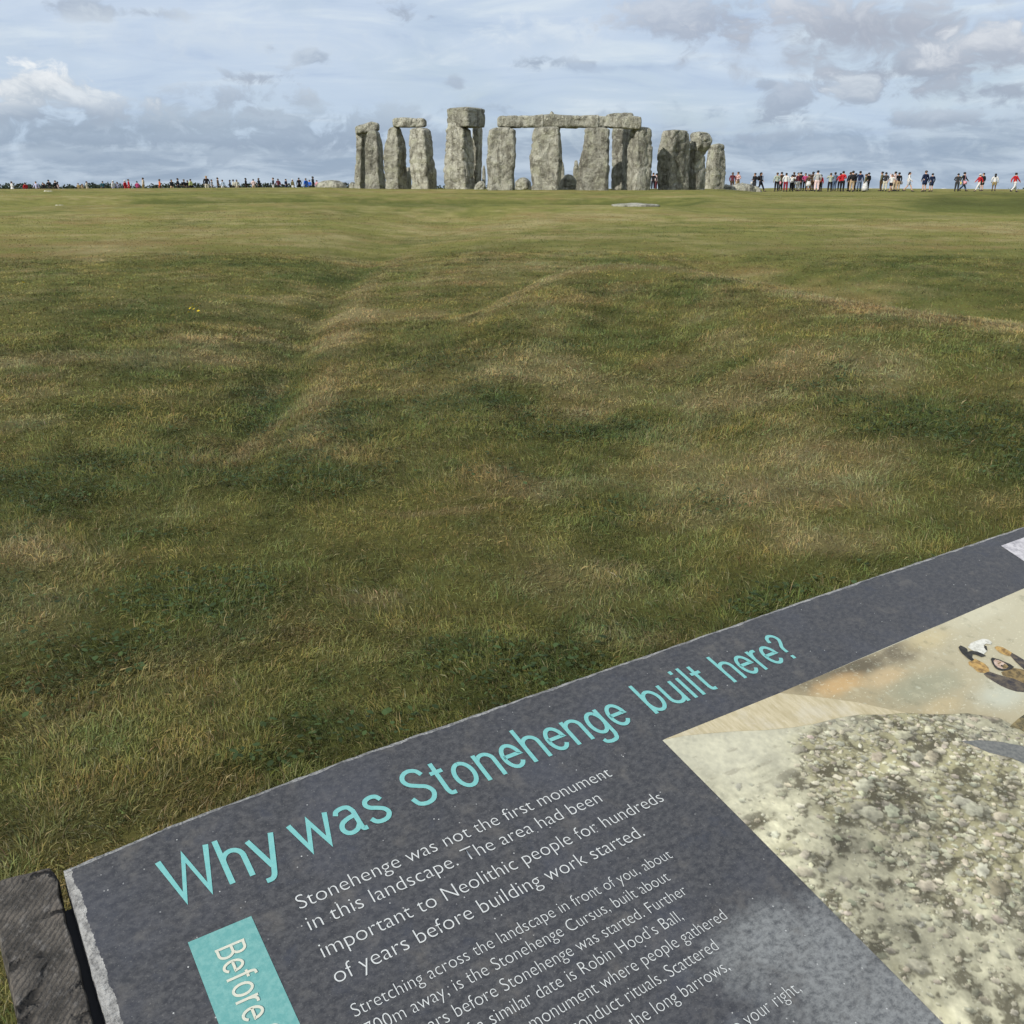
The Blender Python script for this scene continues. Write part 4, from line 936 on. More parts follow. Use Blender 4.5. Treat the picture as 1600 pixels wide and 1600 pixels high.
# ------------------------------------------------------------------ timber post beside the panel
def post():
    off = -.010
    pts = [pc(x, y, off) for x, y in ((-12, 1382), (0, 1372), (22, 1366), (45, 1361), (62, 1356), (77, 1352.5), (86, 1361), (92, 1372))]
    right = [(u, v) for u, v in zip(np.interp(np.linspace(pts[-1][1], -.46, 26), [-.46, -.30, -.2, -.1, -.03, 0], [-.0085, -.0085, -.0105, -.0085, -.0095, -.0095]) + .0022 * (np.random.default_rng(4).random(26) - .5), np.linspace(pts[-1][1], -.46, 26))]
    wl = pc(30, 1600, off)[0], pc(2, 1490, off)[0]
    left = [(u, v) for u, v in zip(np.full(26, (wl[0] + wl[1]) / 2) + .004 * (np.random.default_rng(8).random(26) - .5), np.linspace(-.46, pts[0][1] - .004, 26))]
    out = pts + right[1:] + left
    n = len(out); bmq = bmesh.new()
    cu, cv = np.mean([q[0] for q in out]), np.mean([q[1] for q in out])
    rings = []
    def P3(u, v, z): return Vector(PO + PU * u + PV * v + PN * z)
    for f, dz in ((1.0, -.007), (.972, -.0015), (.94, 0.0)):
        rings.append([P3(cu + (u - cu) * f if f < 1 else u, v + (cv - v) * (1 - f) * .3, off + dz) for u, v in out])
    bot = [Vector((q.x, q.y, H(q.x, q.y) - .15)) for q in rings[0]]
    rings = [bot] + rings
    org = Vector((np.mean([q.x for q in bot]), np.mean([q.y for q in bot]), 0))
    V = [q - org for r in rings for q in r]; F = [(a * n + b, a * n + (b + 1) % n, (a + 1) * n + (b + 1) % n, (a + 1) * n + b) for a in range(3) for b in range(n)]; F.append(tuple(range(3 * n, 4 * n)))
    me = pymesh('timber_post', V, F); bm = bmesh.new(); bm.from_mesh(me); bmesh.ops.recalc_face_normals(bm, faces=bm.faces); bm.to_mesh(me); bm.free()
    rot = PMAT.to_3x3().inverted().to_euler()
    def b_t(t, b):
        p = t.coord('Object'); q = t.mapping(p, rot=(0, 0, -YAW)); q2 = t.mapping(p, rot=(0, 0, -YAW + .75))
        saw = t.n.new('ShaderNodeTexWave'); t.put(saw.inputs['Vector'], q2); saw.inputs['Scale'].default_value = 58; saw.inputs['Distortion'].default_value = 3.5; saw.inputs['Detail'].default_value = 4; saw.inputs['Detail Scale'].default_value = 2.2
        n1 = t.noise(p, 26, 6, .68); n2 = t.noise(t.mapping(q2, sc=(1, .55, 1)), 95, 5, .75); n3 = t.noise(p, 240, 4, .7)
        wv = t.vmath('ADD', q, t.vmath('MULTIPLY', t.noise(p, 30, 4, .6, 0, 1), (.035, .035, .035)))
        ck = t.mapr(t.voro(t.mapping(wv, sc=(.55, 1.5, 1)), 16, 'DISTANCE_TO_EDGE'), .075, .02)
        c = t.mix(t.mapr(n1, .34, .66), (.034, .031, .027), (.118, .104, .088)); c = t.mix(t.mapr(n2, .52, .68, 0, .6), c, (.19, .178, .165)); c = t.mix(t.mapr(n3, .56, .70, 0, .5), c, (.16, .15, .14)); c = t.mix(t.mapr(n3, .44, .32, 0, .6), c, (.022, .021, .02))
        c = t.mix(t.mapr(saw.outputs[0], .36, .05, 0, .6), c, (.03, .03, .03)); c = t.mix(t.mapr(n1, .6, .72, 0, .4), c, (.115, .09, .07))
        ckm = t.math('MULTIPLY', ck, t.mapr(t.noise(p, 14, 3), .40, .52)); c = t.mix(ckm, c, (.012, .011, .010))
        h = t.math('ADD', t.math('ADD', t.math('MULTIPLY', n1, .8), t.math('MULTIPLY', saw.outputs[0], .07)), t.math('ADD', t.math('MULTIPLY', n2, .4), t.math('MULTIPLY', n3, .25)))
        h = t.math('SUBTRACT', h, t.math('MULTIPLY', ckm, 1.2)); t.l.new(t.bump(h, .8, .006), b.inputs['Normal']); b.inputs['Roughness'].default_value = .85; b.inputs['Specular IOR Level'].default_value = .25
        return c
    o = link('timber_post', me, mat('weathered_timber', b_t)); o.location = org
    tag(o, 'weathered dark grey cracked timber post at the left edge of the information panel', 'post')
post()

# ------------------------------------------------------------------ people
def skin_me(name, joints, edges, sub=1):
    """continuous body surface grown over a jointed skeleton; joints: (x, y, z, rx, ry)"""
    me = bpy.data.meshes.new(name); me.from_pydata([j[:3] for j in joints], edges, []); me.update()
    o = bpy.data.objects.new(name, me); COL.objects.link(o)
    md = o.modifiers.new('skin', 'SKIN'); md.use_smooth_shade = True
    sd = o.modifiers.new('sub', 'SUBSURF'); sd.levels = sub; sd.render_levels = sub
    for q, j in zip(me.skin_vertices[0].data, joints): q.radius = (j[3], j[4] if len(j) > 4 else j[3])
    me.skin_vertices[0].data[0].use_root = True
    bpy.context.view_layer.update(); dg = bpy.context.evaluated_depsgraph_get()
    r = bpy.data.meshes.new_from_object(o.evaluated_get(dg), depsgraph=dg); r.name = name
    bpy.data.objects.remove(o); bpy.data.meshes.remove(me); return r
POSES = { # right arm (elbow, wrist, tip), left arm, right leg (knee, ankle), left leg
 'stand': (((.25, -.02, 1.14), (.25, .06, .90), (.245, .09, .80)), ((-.25, -.02, 1.14), (-.25, .06, .90), (-.245, .09, .80)), ((.10, .02, .49), (.11, -.01, .09)), ((-.10, .02, .49), (-.11, -.01, .09))),
 'walk': (((.24, .10, 1.15), (.23, .27, .95), (.22, .33, .87)), ((-.24, -.15, 1.15), (-.25, -.17, .91), (-.25, -.14, .81)), ((.09, -.04, .49), (.10, -.32, .15)), ((-.09, .16, .50), (-.09, .30, .09))),
 'photo': (((.27, .16, 1.24), (.13, .36, 1.50), (.07, .40, 1.57)), ((-.27, .16, 1.24), (-.13, .36, 1.50), (-.07, .40, 1.57)), ((.11, .02, .49), (.12, -.01, .09)), ((-.11, .02, .49), (-.12, -.01, .09))),
 'bent': (((.27, -.05, 1.15), (.12, .20, 1.12), (.02, .25, 1.14)), ((-.26, -.03, 1.14), (-.14, .20, 1.05), (-.06, .25, 1.04)), ((.10, .03, .49), (.11, -.02, .09)), ((-.10, .00, .49), (-.13, .03, .09))),
}
def body_sk(pose, part):
    (re, rw, rt), (le, lw, lt), (rk, ra), (lk, la) = POSES[pose]
    if part == 'body':
        J = [(0, 0, .96, .135, .10), (0, .0, 1.14, .115, .085), (0, 0, 1.32, .15, .10), (0, -.01, 1.44, .085, .07), (0, .0, 1.52, .052), (0, .02, 1.585, .074, .084), (0, .01, 1.665, .078, .092), (0, .0, 1.725, .045, .055), (0, .115, 1.60, .018),
             (.165, -.01, 1.40, .058), (*re, .042), (*rw, .030), (*rt, .028, .020), (-.165, -.01, 1.40, .058), (*le, .042), (*lw, .030), (*lt, .028, .020),
             (.095, 0, .88, .088), (*rk, .056), (*ra, .040), (ra[0] + .01, ra[1] + .14, ra[2] - .045, .036, .028), (-.095, 0, .88, .088), (*lk, .056), (*la, .040), (la[0] - .01, la[1] + .14, la[2] - .045, .036, .028)]
        E = [(0, 1), (1, 2), (2, 3), (3, 4), (4, 5), (5, 6), (6, 7), (5, 8), (3, 9), (9, 10), (10, 11), (11, 12), (3, 13), (13, 14), (14, 15), (15, 16), (0, 17), (17, 18), (18, 19), (19, 20), (0, 21), (21, 22), (22, 23), (23, 24)]
    elif part in ('top', 'tee', 'coat'):
        g = .018; e = 1 if part != 'tee' else .45
        def mixp(a, b, f): return tuple(q + (r - q) * f for q, r in zip(a, b))
        sr, sl = (.165, -.01, 1.40), (-.165, -.01, 1.40)
        lowz = .58 if part == 'coat' else .86
        J = [(0, 0, 1.14, .15, .115), (0, 0, .97, .165, .13), (0, 0, lowz, .17 if part != 'coat' else .20, .135 if part != 'coat' else .15), (0, 0, 1.32, .172, .125), (0, -.01, 1.44, .105, .088), (0, -.005, 1.485, .07, .062)]
        E = [(0, 1), (1, 2), (0, 3), (3, 4), (4, 5)]
        for s0, el, wr in ((sr, re, rw), (sl, le, lw)):
            i0 = len(J)
            if part == 'tee': J += [(*s0, .078), (*mixp(s0, el, .75), .066)]; E += [(4, i0), (i0, i0 + 1)]
            else: J += [(*s0, .078), (*el, .058), (*wr, .044)]; E += [(4, i0), (i0, i0 + 1), (i0 + 1, i0 + 2)]
    elif part in ('trousers', 'shorts'):
        def mixp(a, b, f): return tuple(q + (r - q) * f for q, r in zip(a, b))
        J = [(0, 0, .95, .155, .122), (0, 0, 1.02, .148, .115)]; E = [(0, 1)]
        for sx, kn, an in ((.095, rk, ra), (-.095, lk, la)):
            i0 = len(J); h = (sx, 0, .86)
            if part == 'shorts': J += [(*h, .110), (*mixp(h, kn, .85), .092)]; E += [(0, i0), (i0, i0 + 1)]
            else: J += [(*h, .108), (*kn, .078), (*mixp(kn, an, .93), .062)]; E += [(0, i0), (i0, i0 + 1), (i0 + 1, i0 + 2)]
    elif part == 'shoes':
        J, E = [], []
        return None
    return J, E
_CACHE = {}
def part_me(pose, part):
    if (pose, part) not in _CACHE: _CACHE[(pose, part)] = skin_me(part, *body_sk(pose, part))
    return _CACHE[(pose, part)]
def lathe_me(name, prof, n=20, sq=1.0):
    V = [(r * math.cos(a / n * 6.2832), r * sq * math.sin(a / n * 6.2832), z) for r, z in prof for a in range(n)]
    F = [(q * n + a, q * n + (a + 1) % n, (q + 1) * n + (a + 1) % n, (q + 1) * n + a) for q in range(len(prof) - 1) for a in range(n)] + [tuple(range(n))[::-1], tuple(range((len(prof) - 1) * n, len(prof) * n))]
    me = pymesh(name, V, F); me.polygons.foreach_set('use_smooth', [True] * len(me.polygons)); return me
def ball(bm, c, r, seg=14):
    q = bmesh.ops.create_uvsphere(bm, u_segments=seg, v_segments=10, radius=1)
    for v in q['verts']: v.co = Vector((c[0] + v.co.x * r[0], c[1] + v.co.y * r[1], c[2] + v.co.z * r[2]))
    return q['verts']
def fin(name, bm):
    me = bpy.data.meshes.new(name); bm.to_mesh(me); bm.free(); me.polygons.foreach_set('use_smooth', [True] * len(me.polygons)); return me
def hair_me(kind):
    bm = bmesh.new(); vs = ball(bm, (0, -.012, 1.652), (.098, .112, .112), 18)
    bmesh.ops.delete(bm, geom=[f for f in bm.faces if f.calc_center_median().y > .055 and f.calc_center_median().z < 1.70 or f.calc_center_median().z < 1.575], context='FACES')
    if kind == 'long':
        q = ball(bm, (0, -.075, 1.52), (.092, .058, .17), 14)
    if kind == 'bun': ball(bm, (0, -.11, 1.72), (.045, .045, .045), 10)
    return fin('hair', bm)
def hat_me():
    bm = bmesh.new(); vs = ball(bm, (0, 0, 1.70), (.108, .120, .085), 18)
    bmesh.ops.delete(bm, geom=[f for f in bm.faces if f.calc_center_median().z < 1.685], context='FACES')
    r = bmesh.ops.create_cone(bm, segments=20, radius1=.165, radius2=.105, depth=.022, cap_ends=True)
    for v in r['verts']: v.co = Vector((v.co.x, v.co.y * 1.08 + .015, v.co.z + 1.688))
    return fin('hat', bm)
def shoe_me(pose, side):
    a = POSES[pose][2 + side][1]; bm = bmesh.new()
    if True:
        ball(bm, (a[0], a[1] + .055, max(a[2] - .045, .042)), (.052, .135, .045), 12); ball(bm, (a[0], a[1] - .01, a[2] + .0), (.05, .058, .055), 10)
    return fin('shoe', bm)
def pack_me():
    bm = bmesh.new(); ball(bm, (0, -.20, 1.22), (.15, .105, .22), 14)
    for s in (-.11, .11):
        r = bmesh.ops.create_cone(bm, segments=8, radius1=.02, radius2=.02, depth=.42, cap_ends=True)
        for v in r['verts']: v.co = Vector((v.co.x + s, v.co.y + .135 * 1.0, v.co.z + 1.22))
    return fin('backpack', bm)
def bag_me():
    bm = bmesh.new(); r = bmesh.ops.create_cube(bm, size=1)
    for v in r['verts']: v.co = Vector((v.co.x * .09 + .28, v.co.y * .28 + .02, v.co.z * .30 + .78))
    bmesh.ops.bevel(bm, geom=bm.edges[:], offset=.025, segments=2, affect='EDGES')
    r = bmesh.ops.create_cone(bm, segments=8, radius1=.012, radius2=.012, depth=.62, cap_ends=True)
    for v in r['verts']: v.co = Vector((v.co.x + .235, v.co.y, v.co.z + 1.20))
    return fin('bag', bm)
def cached(key, fn):
    if key not in _CACHE: _CACHE[key] = fn()
    return _CACHE[key]
PAL = dict(white=(.58, .58, .57), cream=(.50, .47, .38), black=(.014, .014, .017), charcoal=(.035, .036, .040), navy=(.014, .022, .055), red=(.40, .020, .028), darkred=(.22, .02, .03), maroon=(.12, .03, .04), pink=(.62, .30, .34), magenta=(.34, .05, .14),
    brown=(.085, .055, .035), tan=(.40, .30, .19), beige=(.50, .42, .31), khaki=(.26, .20, .09), olive=(.12, .11, .055), sage=(.34, .38, .31), grey=(.20, .20, .21), lightgrey=(.42, .43, .45), bluegrey=(.14, .18, .25), jeans=(.075, .11, .18), blue=(.025, .12, .50), paleblue=(.50, .60, .74),
    lavender=(.40, .40, .56), teal=(.03, .10, .13), orange=(.52, .11, .035), yellow=(.65, .55, .10), lime=(.48, .52, .22), palepink=(.68, .52, .50))
CM = {}
def cloth(c):
    if c not in CM: CM[c] = mat('cloth_' + c, (lambda rgb: lambda t, b: t.mix(t.mapr(t.noise(t.coord(), 9, 4, .6), .3, .7), tuple(q * .8 for q in rgb), tuple(min(.85, q * 1.12) for q in rgb)))(PAL[c]), rough=.85, spec=.15)
    return CM[c]
def b_stripe(t, b):
    z = t.sep(t.coord())[2]; return t.mix(t.math('GREATER_THAN', t.math('SINE', t.math('MULTIPLY', z, 62.0)), 0.0), (.03, .03, .035), (.68, .68, .66))
CM['striped'] = mat('cloth_striped', b_stripe, rough=.85)
CM['plaid'] = mat('cloth_plaid', lambda t, b: t.mix(t.mapr(t.noise(t.coord(), 16, 2), .46, .54), (.30, .12, .12), (.60, .46, .42)), rough=.85)
M_SKINS = [mat('skin_light', None, (.50, .31, .22), .55, .3), mat('skin_tan', None, (.36, .20, .12), .55, .3), mat('skin_dark', None, (.12, .065, .04), .5, .3)]
HAIRC = dict(dark=(.012, .010, .009), brown=(.07, .042, .022), blond=(.36, .25, .11), greyhair=(.33, .32, .31))
M_HAIR = {q: mat('hair_' + q, None, v, .5, .3) for q, v in HAIRC.items()}
def dress(root, me, name, m):
    o = bpy.data.objects.new(name, me); COL.objects.link(o); o.parent = root
    if len(me.materials) == 0: me.materials.append(m)
    o.material_slots[0].link = 'OBJECT'; o.material_slots[0].material = m
    return o
def person(px, D, label, top, low, pose='stand', face=180, hgt=1.70, kind='top', lowk='trousers', hair='dark', hairk='short', extra=(), group='visitors', skin=None, shoes='charcoal'):
    hgt *= 1 + .07 * math.sin(px * 1.7); D += 1.2 * math.sin(px * 2.9); px += .9 * math.sin(px * 5.3); face += 40 * math.sin(px * 3.1)
    x = at_plane(px, 285, D)[0]; root = empty('person', (x, D, H(x, D) + .0), math.radians(face)); s = hgt / 1.77; root.scale = (s * 1.22, s * 1.22, s)
    tag(root, label, 'person', group)
    sk = M_SKINS[(int(px) % 5) // 2 if skin is None else skin]
    dress(root, part_me(pose, 'body'), 'body', sk)
    dress(root, part_me(pose, kind), 'coat' if kind == 'coat' else 'shirt' if kind == 'tee' else 'jacket', cloth(top))
    if lowk == 'skirt': dress(root, cached('skirt', lambda: lathe_me('skirt', [(.34, .10), (.30, .4), (.22, .8), (.16, 1.0), (.14, 1.04)], 20, .8)), 'skirt', cloth(low))
    elif lowk == 'midskirt': dress(root, cached('midskirt', lambda: lathe_me('skirt', [(.27, .52), (.22, .8), (.165, 1.0), (.14, 1.04)], 20, .8)), 'skirt', cloth(low))
    else: dress(root, part_me(pose, lowk), lowk, cloth(low))
    for sd in (0, 1): dress(root, cached(('shoe', pose, sd), lambda: shoe_me(pose, sd)), 'shoe', cloth(shoes))
    if 'hat' in extra: dress(root, cached('hat', hat_me), 'hat', cloth('white'))
    dress(root, cached(('hair', hairk), lambda: hair_me(hairk)), 'hair', M_HAIR[hair])
    for e in extra:
        if e.startswith('pack_'): dress(root, cached('pack', pack_me), 'backpack', cloth(e[5:]))
        if e.startswith('bag_'): dress(root, cached('bag', bag_me), 'bag', cloth(e[4:]))
    return root
GL = 'visitors along the horizon left of the stones'; GR = 'visitors on the path right of the stones'
LEFT = [ # column, top, lower, pose, label, options
 (17, 'white', 'white', 'bent', 'dark haired person in white, leftmost of the crowd on the horizon', dict(lowk='midskirt', hgt=1.78)),
 (39, 'red', 'maroon', 'stand', 'person in red between the white leftmost figure and a grey figure', {}),
 (55, 'lavender', 'grey', 'walk', 'person in pale grey right of the leftmost red figure', {}),
 (65.5, 'black', 'black', 'stand', 'person in black right of the pale grey figure at far left', {}),
 (69.5, 'charcoal', 'black', 'walk', 'person in charcoal walking close behind the black figure at far left', dict(hgt=1.62)),
 (75, 'black', 'charcoal', 'bent', 'person in black with light shoes above the two chalk stones', dict(shoes='white', hgt=1.64)),
 (85.5, 'black', 'black', 'stand', 'person in black beside the pink and white figure at far left', {}),
 (89, 'palepink', 'white', 'stand', 'person in pale pink top beside a black figure at far left', dict(hgt=1.66)),
 (122, 'khaki', 'brown', 'bent', 'short brown clad figure left of the isolated white figure', dict(hgt=1.35)),
 (128, 'tan', 'brown', 'bent', 'short tan figure just left of the isolated white figure', dict(hgt=1.40)),
 (136, 'cream', 'beige', 'stand', 'isolated dark haired person in a cream top left of the teal figure', dict(hgt=1.78)),
 (161, 'teal', 'charcoal', 'walk', 'person in dark teal left of the white capped figure', dict(hgt=1.6)),
 (176, 'white', 'lavender', 'stand', 'white hatted person in white left of the pair in red', dict(extra=('hat',), hgt=1.76)),
 (183.5, 'lavender', 'jeans', 'walk', 'person in lavender between the white hatted figure and the pair in red', dict(hgt=1.62)),
 (195, 'red', 'red', 'stand', 'left one of the pair in red, wearing a white hat', dict(extra=('hat',), kind='coat', hgt=1.72)),
 (201, 'red', 'darkred', 'stand', 'right one of the pair in red, dark haired', dict(kind='coat')),
 (214, 'magenta', 'maroon', 'stand', 'person in crimson between the pair in red and a beige figure', dict(hgt=1.66)),
 (223, 'beige', 'khaki', 'stand', 'person in beige right of the crimson figure', dict(hgt=1.75)),
 (249, 'orange', 'charcoal', 'stand', 'person in orange standing apart left of the black figures', dict(kind='coat', hgt=1.68)),
 (267, 'charcoal', 'tan', 'walk', 'person in charcoal with tan trousers right of the orange figure', dict(hgt=1.7)),
 (277.5, 'black', 'black', 'walk', 'person in black walking alone right of the charcoal and tan figure', dict(hgt=1.72)),
 (287.5, 'black', 'black', 'stand', 'tall person in black with a pack beside another black figure', dict(hgt=1.82, extra=('pack_black',))),
 (292, 'black', 'charcoal', 'bent', 'shorter person in black between a tall black figure and a lime topped one', dict(hgt=1.62)),
 (298.5, 'lime', 'black', 'stand', 'person in a pale lime top at the right of the black trio', dict(hgt=1.72)),
 (322.5, 'black', 'cream', 'stand', 'tallest fair haired person in black with cream trousers', dict(hair='blond', hgt=1.95)),
 (330, 'grey', 'grey', 'walk', 'person in grey beside the tallest fair haired figure', dict(hgt=1.66)),
 (341, 'brown', 'charcoal', 'stand', 'person in dark brown left of the pale blue figure', dict(hgt=1.7)),
 (346.5, 'paleblue', 'white', 'stand', 'person in pale blue and white right of the brown figure', dict(hgt=1.74)),
 (358.5, 'black', 'black', 'bent', 'dark figure left of the two in cream', dict(hgt=1.66)),
 (365, 'cream', 'charcoal', 'stand', 'left one of two people in cream tops', dict(hgt=1.66)),
 (369, 'cream', 'beige', 'stand', 'right one of two people in cream tops', dict(hgt=1.76)),
 (385, 'black', 'black', 'stand', 'broad person in black left of the pale pink figure', dict(kind='coat', hgt=1.74)),
 (395, 'palepink', 'tan', 'bent', 'person in pale pink between two black figures', dict(hgt=1.68)),
 (403.5, 'black', 'charcoal', 'walk', 'striding person in black right of the pale pink figure', dict(hgt=1.72)),
 (426, 'black', 'white', 'stand', 'person in black top with white trousers left of the maroon figure', dict(hgt=1.74)),
 (435, 'maroon', 'charcoal', 'stand', 'person in maroon left of the navy figure', dict(hgt=1.68)),
 (446, 'navy', 'navy', 'bent', 'person in navy right of the maroon figure', dict(hgt=1.74)),
 (457, 'olive', 'white', 'stand', 'white hatted person with white trousers right of the navy figure', dict(extra=('hat',), hgt=1.76)),
 (468, 'black', 'black', 'stand', 'slim person in black left of the bright blue pair', dict(hgt=1.78)),
 (478.5, 'blue', 'navy', 'stand', 'left one of two people in bright blue by the long low slab', dict(kind='coat', hgt=1.68)),
 (483, 'blue', 'charcoal', 'bent', 'right one of two people in bright blue by the long low slab', dict(hgt=1.66)),
 (489, 'black', 'black', 'stand', 'person in black right of the bright blue pair', dict(hgt=1.7)),
 (494.5, 'pink', 'white', 'stand', 'person in pink at the left end of the long low slab', dict(hgt=1.62)),
]
for kx, (px, tp, lo, ps, lb, op) in enumerate(LEFT):
    op = dict(op); op.setdefault('hgt', 1.7); person(px, 128 + 3.5 * math.sin(kx * 2.1), lb, tp, lo, ps, (kx * 67) % 360, group=GL, hair=op.pop('hair', 'dark' if kx % 3 else 'brown'), **op)
RIGHT = [
 (1145, 92, 'maroon', 'brown', 'stand', 200, 'person in maroon half hidden behind the rounded boulder', {}),
 (1153, 92, 'plaid', 'tan', 'bent', 160, 'person in pink plaid half hidden behind the rounded boulder', {}),
 (1179, 96, 'black', 'charcoal', 'bent', 150, 'left one of two people in black right of the boulder, holding a white bag', dict(extra=('bag_white',))),
 (1188, 95, 'black', 'black', 'walk', 215, 'right one of two people in black right of the boulder', dict(hairk='long', extra=('pack_black',))),
 (1213, 99, 'sage', 'black', 'stand', 30, 'person in grey green top at the left end of the dense group', dict(extra=('bag_pink',), hgt=1.66)),
 (1220.5, 100, 'brown', 'charcoal', 'bent', 0, 'person in brown second in the dense group', dict(hgt=1.68, kind='coat')),
 (1227.5, 98, 'white', 'darkred', 'stand', 10, 'person in white top and dark red trousers', dict(hgt=1.66)),
 (1237, 99, 'white', 'black', 'photo', 320, 'person in white top raising both arms in the dense group', dict(hgt=1.68)),
 (1240, 101, 'black', 'black', 'stand', 350, 'person in black close behind the white top with raised arms', dict(hgt=1.76)),
 (1246.5, 98, 'maroon', 'white', 'stand', 180, 'person in maroon top with white trousers in the dense group', dict(hgt=1.64, extra=('bag_white',))),
 (1250, 101, 'charcoal', 'charcoal', 'stand', 20, 'dark haired person behind the maroon and white figure', dict(hgt=1.68)),
 (1257, 99, 'magenta', 'charcoal', 'bent', 170, 'person in magenta top in the middle of the dense group', dict(hgt=1.62)),
 (1263, 99, 'brown', 'white', 'stand', 350, 'person in dark brown top with a white skirt', dict(lowk='midskirt', hgt=1.7)),
 (1269, 101, 'brown', 'brown', 'photo', 350, 'person in brown taking a photo left of the striped top', dict(hgt=1.72)),
 (1276, 98, 'striped', 'palepink', 'stand', 5, 'tall person in black and white striped top with pale pink trousers', dict(hgt=1.84)),
 (1282, 99, 'red', 'charcoal', 'stand', 340, 'person in red top at the right end of the dense group', dict(hgt=1.66)),
 (1297, 98, 'sage', 'black', 'photo', 340, 'person in sage top with raised arms left of the red jackets', dict(hgt=1.78)),
 (1305, 99, 'bluegrey', 'jeans', 'stand', 0, 'person in blue grey between the sage top and the red jackets', dict(hgt=1.7)),
 (1311.5, 99, 'red', 'black', 'stand', 350, 'left one of two people in red jackets with black trousers', dict(hgt=1.78)),
 (1317, 98, 'red', 'black', 'bent', 330, 'right one of two people in red jackets with black trousers', dict(hgt=1.78)),
 (1327, 98, 'black', 'brown', 'stand', 10, 'person in black coat with a brown lower coat left of the navy pair', dict(kind='coat', hgt=1.76)),
 (1332, 97, 'charcoal', 'tan', 'stand', 0, 'tall dark coated person with tan trousers', dict(hgt=1.84, extra=('pack_black',))),
 (1337, 99, 'navy', 'black', 'stand', 20, 'person in navy behind the tall dark coat with tan trousers', dict(hgt=1.78)),
 (1342.5, 98, 'navy', 'bluegrey', 'stand', 340, 'person in navy top and blue grey trousers beside the long white skirt', dict(hgt=1.76)),
 (1352, 96, 'olive', 'white', 'stand', 20, 'person in olive top with a long white skirt', dict(lowk='skirt', hgt=1.74, hairk='bun', hair='brown')),
 (1357, 99, 'black', 'charcoal', 'stand', 0, 'dark figure partly behind the long white skirt', dict(hgt=1.62)),
 (1376.5, 97, 'olive', 'brown', 'stand', 40, 'person in a long olive brown coat right of the white skirt', dict(kind='coat', hgt=1.76)),
 (1382.5, 96, 'charcoal', 'cream', 'bent', 320, 'person in dark top with cream trousers beside the olive brown coat', dict(hgt=1.72)),
 (1393, 95, 'white', 'black', 'walk', 90, 'person in white top and black shorts', dict(lowk='shorts', kind='tee', hgt=1.66)),
 (1398.5, 97, 'palepink', 'beige', 'photo', 60, 'person in pale pink with raised arms between white and black tops', dict(hgt=1.74)),
 (1404.5, 96, 'black', 'tan', 'stand', 10, 'person in black top and tan trousers beside the pale pink figure', dict(hgt=1.74, extra=('bag_grey',))),
 (1419.5, 95, 'white', 'lightgrey', 'walk', 270, 'dark haired bare legged person in a long white shirt', dict(lowk='shorts', hgt=1.74, hairk='long')),
 (1446, 95, 'navy', 'navy', 'stand', 20, 'left one of the pair in navy coats with bare shins', dict(kind='coat', lowk='shorts', hgt=1.80)),
 (1455, 96, 'navy', 'charcoal', 'stand', 330, 'right one of the pair in navy coats with bare shins', dict(kind='coat', lowk='shorts', hgt=1.78)),
 (1497, 96, 'charcoal', 'charcoal', 'bent', 300, 'person in charcoal with a yellow bag at the left of a couple', dict(hgt=1.62, extra=('bag_yellow',))),
 (1506.5, 95, 'black', 'jeans', 'walk', 300, 'tall person in black top and jeans with a pink bag', dict(hgt=1.84, extra=('bag_pink',))),
 (1529.5, 96, 'red', 'white', 'walk', 90, 'white hatted person in red top and white trousers', dict(extra=('hat',), hgt=1.7)),
 (1536, 98, 'black', 'black', 'stand', 100, 'person in black behind the white hatted red top', dict(kind='coat', lowk='shorts', hgt=1.72)),
 (1555, 97, 'white', 'khaki', 'stand', 10, 'person in white jacket and khaki shorts right of the white hatted figure', dict(lowk='shorts', hgt=1.74, hairk='long')),
 (1585.5, 94, 'red', 'white', 'walk', 280, 'person in red top with white trousers at the right end of the crowd', dict(hgt=1.74)),
 (1020, 108, 'black', 'black', 'stand', 0, 'person in black seen in the gap left of the dark-faced upright', dict(hgt=1.78)),
 (1024.5, 109, 'palepink', 'maroon', 'stand', 90, 'person in pale pink close against the left edge of the dark-faced upright', dict(hgt=1.62)),
 (1013.5, 110, 'white', 'charcoal', 'bent', 200, 'stooping person in white seen low in the gap by the leaning upright', dict(hgt=1.45)),
]
for kx, (px, D, tp, lo, ps, fc, lb, op) in enumerate(RIGHT):
    op = dict(op); person(px, D, lb, tp, lo, ps, fc, group=GR, hair=op.pop('hair', 'dark' if kx % 4 else 'brown'), **op)

